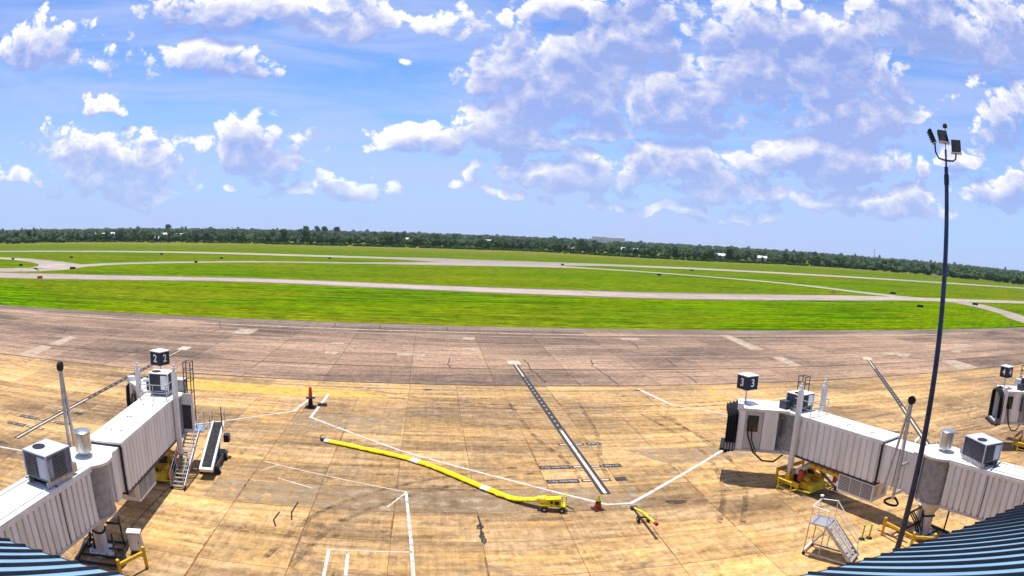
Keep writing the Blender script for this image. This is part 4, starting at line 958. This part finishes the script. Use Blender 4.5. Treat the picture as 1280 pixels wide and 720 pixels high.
MB().tube([(0,0,0),(0,0,6.5)],.15,6).build('pole', 'white_flat', ws); MB().tube([(0,0,6.3),(-1.6,0,5.9)],[.6,.5],10).build('sock', 'orange', ws); MB().tube([(-1.6,0,5.9),(-3.6,0,5.2)],[.5,.3],10).build('sock_end', 'white_flat', ws)

# ---- trees
ICO_V = []; _p = (1+5**.5)/2
for a_ in (-1,1):
    for b_ in (-_p,_p): ICO_V += [(0,a_,b_),(a_,b_,0),(b_,0,a_)]
ICO_V = [Vector(v).normalized() for v in ICO_V]
ICO_F = [(i,j,k) for i in range(12) for j in range(i+1,12) for k in range(j+1,12) if all((ICO_V[p]-ICO_V[q]).length < 1.1 for p,q in ((i,j),(j,k),(i,k)))]
ICO_F = [f if (ICO_V[f[1]]-ICO_V[f[0]]).cross(ICO_V[f[2]]-ICO_V[f[0]]).dot(ICO_V[f[0]]) > 0 else f[::-1] for f in ICO_F]
def sub_ico():
    V = list(ICO_V); F = []; E = {}
    def mid(a, b):
        k = (min(a,b),max(a,b))
        if k not in E: V.append(((V[a]+V[b])/2).normalized()); E[k] = len(V)-1
        return E[k]
    for a, b, c in ICO_F:
        x, y, z = mid(a,b), mid(b,c), mid(c,a); F += [(a,x,z),(b,y,x),(c,z,y),(x,y,z)]
    return V, F
ICO2_V, ICO2_F = sub_ico()
def clump(s, c, rx, ry, rz_, rnd, V=ICO2_V, F=ICO2_F, rough=.28):
    """a lumpy mass of foliage"""
    n = len(s.v)
    for v in V:
        k = 1+rnd.uniform(-rough,rough); s.v.append((c[0]+v.x*rx*k, c[1]+v.y*ry*k, c[2]+v.z*rz_*k))
    s.f += [tuple(n+i for i in f) for f in F]
def crown_mesh(name, m, h, w, n, base, seed, leaf=.9, flat=1.0, lobes=7):
    """leaf-sized cards gathered in uneven clumps through the crown's volume"""
    rnd = random.Random(seed); s = MB(); L = []
    for k in range(lobes):
        a = rnd.uniform(0,2*PI); r = rnd.uniform(0,.62)*w/2; z = base+(h-base)*rnd.uniform(.12,.92)
        sh = 1-.55*abs((z-base)/(h-base)-.42)
        L.append((r*math.cos(a)*sh, r*math.sin(a)*sh, z, w*rnd.uniform(.17,.31)*sh))
    for (lx, ly, lz, lr) in L: clump(s, (lx,ly,lz), lr*.86, lr*.86, lr*.74*flat, rnd)
    for k in range(n):
        lx, ly, lz, lr = L[k%lobes]
        d = Vector((rnd.gauss(0,1),rnd.gauss(0,1),rnd.gauss(0,1)*flat)).normalized()*lr*rnd.uniform(.8,1.22)
        c = Vector((lx,ly,lz))+d
        t = Vector((rnd.gauss(0,1),rnd.gauss(0,1),rnd.gauss(0,.6))).normalized(); u = t.orthogonal().normalized(); v = t.cross(u)
        q = leaf*rnd.uniform(.55,1.25); i = len(s.v)
        s.v += [tuple(c-u*q*.5-v*q*.35),tuple(c+u*q*.5-v*q*.2),tuple(c+u*q*.35+v*q*.45),tuple(c-u*q*.4+v*q*.4)]; s.f.append((i,i+1,i+2,i+3))
    return s.mesh(name, m)
def trunk_mesh(h, r, seed):
    rnd = random.Random(seed); s = MB().tube([(0,0,0),(rnd.uniform(-.1,.1),0,h*.35),(rnd.uniform(-.3,.3),rnd.uniform(-.3,.3),h*.8)],[r,r*.75,r*.3],7)
    for k in range(4):
        a = rnd.uniform(0,2*PI); z = h*rnd.uniform(.3,.55); s.tube([(0,0,z),(math.cos(a)*h*.12,math.sin(a)*h*.12,z+h*.14),(math.cos(a)*h*.2,math.sin(a)*h*.2,z+h*.26)],[r*.45,r*.3,r*.12],5)
    return s.mesh('trunk', 'bark')
KINDS = []
for i in range(5):
    h = 9.0; w = (8.5,7.0,10.0,6.0,9.0)[i]; mm = ('leaf_dark','leaf_dark','leaf_mid','leaf_dark','leaf_mid')[i]
    KINDS.append((trunk_mesh(h,.28,i), crown_mesh('crown', mm, h, w, 300, .7, 40+i, .95, .95, 10+i)))
def tree(x, y, kind, s, label, group='trees along the far edge of the airfield', name='tree'):
    r = empty(name, (x,y,GZ), random.uniform(0,6.28), label=label, cat='tree', group=group); r.scale = (s*random.uniform(.85,1.2), s*random.uniform(.85,1.2), s)
    for nm, me in (('trunk',KINDS[kind][0]),('crown',KINDS[kind][1])):
        o = bpy.data.objects.new(nm, me); o.parent = r; COL.objects.link(o)
    return r
LINE = [(-640,640),(-546,637),(-416,657),(-302,658),(-208,671),(-116,655),(-33,661),(50,669),(85,680),(148,653),(201,602),(260,580),(354,612),(446,617),(516,608),(661,627),(860,690),(1100,760)]
def at_line(t):
    t *= len(LINE)-1; i = min(int(t), len(LINE)-2); f = t-i; return (LINE[i][0]+(LINE[i+1][0]-LINE[i][0])*f, LINE[i][1]+(LINE[i+1][1]-LINE[i][1])*f)
tot = sum(math.dist(a,b) for a,b in zip(LINE,LINE[1:])); pos = 0; cnt = 0
cum = 0
for a, b in zip(LINE, LINE[1:]):
    L = math.dist(a,b); s = 0
    while s < L and cnt < 285:
        f = s/L; x = a[0]+(b[0]-a[0])*f; y = a[1]+(b[1]-a[1])*f+random.uniform(0,16)
        gapx = x > 300
        k = random.choice((0,1,2,3,4)); big = random.random() < .16
        sc_ = random.choice((.5,.65,.8,.95,1.1))*random.uniform(.85,1.15)*(1.3 if big else 1)
        if not (gapx and random.random() < .28):
            tree(x+random.uniform(-2,2), y, k, sc_, ('dark green rounded tree in the row along the far edge of the airfield' if k in (0,1,3) else 'paler green spreading tree in the row along the far edge of the airfield')); cnt += 1
        s += random.uniform(4.2,10.5)
# trees that stand out above the row
for x, y, k, s, lb in ((-572,742,3,1.75,'narrow dark tree rising above the others at far left'),(-166,705,1,1.85,'tall dense tree breaking the skyline, left of centre'),(-142,712,3,1.7,'slender tree just right of the tall dense skyline tree'),
    (392,640,0,1.45,'dense round tree standing clear at right, below the horizon'),(452,660,1,1.35,'dark tree standing alone in the gap of the right treeline'),(480,655,0,1.3,'second dark tree in the gap of the right treeline')):
    tree(x, y, k, s, lb)
bu = tree(512.8, 536, 3, .55, 'small dark bush alone on the grass left of the light mast', name='bush'); bu['category'] = 'bush'
# umbrella-crowned pines far behind, on the skyline
pine_c = crown_mesh('crown','leaf_dark',22,17,420,14,91,2.0,.6,9); pine_t = MB().tube([(0,0,0),(.2,0,12),(0,.2,19)],[1.0,.8,.5],7).mesh('trunk','bark')
for a_, lb in ((-11.3,'leftmost of the flat-topped pines on the skyline'),(-10.35,'tallest of the flat-topped pines on the skyline'),(-9.7,'third flat-topped pine from the left on the skyline'),(-8.6,'rightmost of the flat-topped pines on the skyline'),(-23.9,'thin flat-topped pine alone on the left skyline')):
    d = 1450; r = empty('pine_tree', (d*math.sin(math.radians(a_)), d*math.cos(math.radians(a_)), GZ), a_, label=lb, cat='tree', group='flat-topped pines on the skyline')
    for nm, me in (('trunk',pine_t),('crown',pine_c)):
        o = bpy.data.objects.new(nm, me); o.parent = r; COL.objects.link(o)
# scrub at the foot of the row, and the woods behind it
def scatter(name, n, region, hh, ww, cards, leaf, m, seed):
    rnd = random.Random(seed); s = MB()
    for k in range(n):
        x, y, sc2 = region(rnd); tall = 1.55 if rnd.random() < .05 else 1; h = rnd.uniform(*hh)*sc2*tall; w = rnd.uniform(*ww)*sc2*(.8 if tall > 1 else 1)
        clump(s, (x,y,GZ+h*.5), w*.40, w*.40, h*.46, rnd, ICO_V, ICO_F, .3)
        if cards > 10: clump(s, (x+rnd.uniform(-.3,.3)*w,y,GZ+h*rnd.uniform(.3,.6)), w*.30, w*.30, h*.36, rnd, ICO_V, ICO_F, .3)
        for c in range(cards):
            d = Vector((rnd.gauss(0,1),rnd.gauss(0,1),rnd.gauss(0,1))).normalized()*rnd.uniform(.75,1.05)
            p = Vector((x+d.x*w/2, y+d.y*w/2, GZ+h*.52+d.z*h*.47)); t = Vector((rnd.gauss(0,1),rnd.gauss(0,1),rnd.gauss(0,.6))).normalized(); u = t.orthogonal().normalized(); v = t.cross(u)
            q = leaf*rnd.uniform(.6,1.3)*sc2; i = len(s.v)
            s.v += [tuple(p-u*q*.5-v*q*.4),tuple(p+u*q*.5-v*q*.3),tuple(p+u*q*.4+v*q*.5),tuple(p-u*q*.4+v*q*.4)]; s.f.append((i,i+1,i+2,i+3))
    return tag(s.build(name, m), kind='stuff')
def reg_scrub(r):
    t = r.random(); x, y = at_line(t); return x+r.uniform(-12,12), y+r.uniform(-7,8), 1
tag(scatter('scrub', 900, reg_scrub, (1.4,3.4), (3,8), 12, .9, 'leaf_dark', 3), label='low dark scrub along the foot of the far tree row', cat='scrub')
def reg_woods(r):
    a = math.radians(r.uniform(-52,68)); d = 760+3400*(r.random()**1.7); return d*math.sin(a), max(d*math.cos(a), 690 if abs(a) < .6 else 0), 1+d/3000
tag(scatter('distant_woods', 4200, reg_woods, (4.5,9.0), (8,15), 12, 2.0, 'leaf_far', 5), label='hazy woodland stretching to the horizon behind the tree row', cat='woodland')

# ---- far buildings among the trees
def far_building(az, dist, w, d, h, rh, label, wall='far_roof', roof='far_white'):
    a = math.radians(az); r = empty('far_building', (dist*math.sin(a), dist*math.cos(a), GZ), -a, label=label, cat='building', group='pale buildings among the far trees')
    MB().box((0,0,h/2),(w,d,h)).build('wall', wall, r)
    q = MB(); q.v = [(-w/2-.6,-d/2-.6,h),(w/2+.6,-d/2-.6,h),(w/2+.6,d/2+.6,h),(-w/2-.6,d/2+.6,h),(-w/2-.6,0,h+rh),(w/2+.6,0,h+rh)]
    q.f = [(0,1,5,4),(2,3,4,5),(0,4,3),(1,2,5),(3,2,1,0)]; q.build('roof', roof, r)
    for k in range(max(1,int(w//9))):
        MB().box((-w/2+4.5+9*k,-d/2-.05,h*.45),(2.4,.1,h*.5)).build('door', 'far_roof', r)
for az, dist, w, h, lb in ((-25.05,705,13,7.5,'small white roof among the left trees, nearest of three'),(-24.2,900,24,10.5,'long white roof behind the left trees'),(-22.8,900,26,9.5,'second long white roof behind the left trees, to the right'),
    (-30.4,1000,34,9.5,'pale long roof at far left in the trees'),(-29.2,1020,14,10.5,'small pale roof at far left in the trees'),(-11.85,720,20,8.5,'pale roof behind the tall skyline tree'),(-2.56,880,26,9,'low pale roof left of the centre in the trees'),
    (.28,1000,14,11.5,'small white roof at the centre of the treeline'),(4.9,860,18,10.5,'white roof right of centre beside a rounded tree'),(16.6,760,24,9.0,'white roof in the trees right of centre'),(18.2,760,30,8.5,'second white roof in the trees right of centre'),
    (25.6,730,30,8.4,'wide white roof behind the right tree row'),(29.3,745,28,8.6,'grey-white gabled roof behind the right tree row')):
    far_building(az, dist*1.06, w*.50, w*.42, h*.55, h*.30, lb)
for az, w, h, lb in ((14.75,52,27,'pale block of flats on the horizon, left one of two'),(16.2,70,25,'pale wide block on the horizon, right one of two')):
    far_building(az, 2350, w, 20, h, 1.5, lb, 'far_white', 'far_roof')
py = empty('radio_mast', (1700*math.sin(math.radians(39.7)),1700*math.cos(math.radians(39.7)),GZ), label='thin lattice radio mast on the right horizon', cat='radio mast')
q = MB()
for k in range(3): q.tube([(2*math.cos(k*2.09),2*math.sin(k*2.09),0),(.3*math.cos(k*2.09),.3*math.sin(k*2.09),36)],.28,5)
q.build('lattice', 'far_roof', py)
w = MB()
for k in range(9): z = 2+k*4; r_ = 2-1.7*z/36; MB().tube([(r_*math.cos(a),r_*math.sin(a),z) for a in (0,2.09,4.19,6.28)],.15,4).build('bracing', 'far_roof', py)
fe = empty('equipment_hut', (486,474,GZ), -.7, label='small white equipment hut with rows of posts beyond the light mast', cat='hut')
MB().box((0,0,1.3),(3.4,2.6,2.6)).build('wall', 'far_white', fe); MB().box((0,0,2.7),(3.8,3.0,.2)).build('roof', 'far_roof', fe); MB().box((-.8,-1.32,1.0),(.9,.05,1.9)).build('door', 'far_roof', fe)

# ------------------------------------------------------------------ summer haze over the airfield
hb = MB().box((150,2800,14.5),(11000,6000,33)); ho = hb.build('haze', 'far_white'); ho.data.materials.clear()
hm_ = bpy.data.materials.new('haze_air'); hm_.use_nodes = True; hm_.node_tree.nodes.clear()
hv_ = hm_.node_tree.nodes.new('ShaderNodeVolumePrincipled'); hv_.inputs['Color'].default_value = (.80,.88,1,1); hv_.inputs['Density'].default_value = .000055; hv_.inputs['Anisotropy'].default_value = .3
hq_ = hm_.node_tree.nodes.new('ShaderNodeOutputMaterial'); hm_.node_tree.links.new(hv_.outputs[0], hq_.inputs['Volume'])
ho.data.materials.append(hm_); tag(ho, kind='stuff', label='thin blue summer haze over the whole airfield', cat='haze')
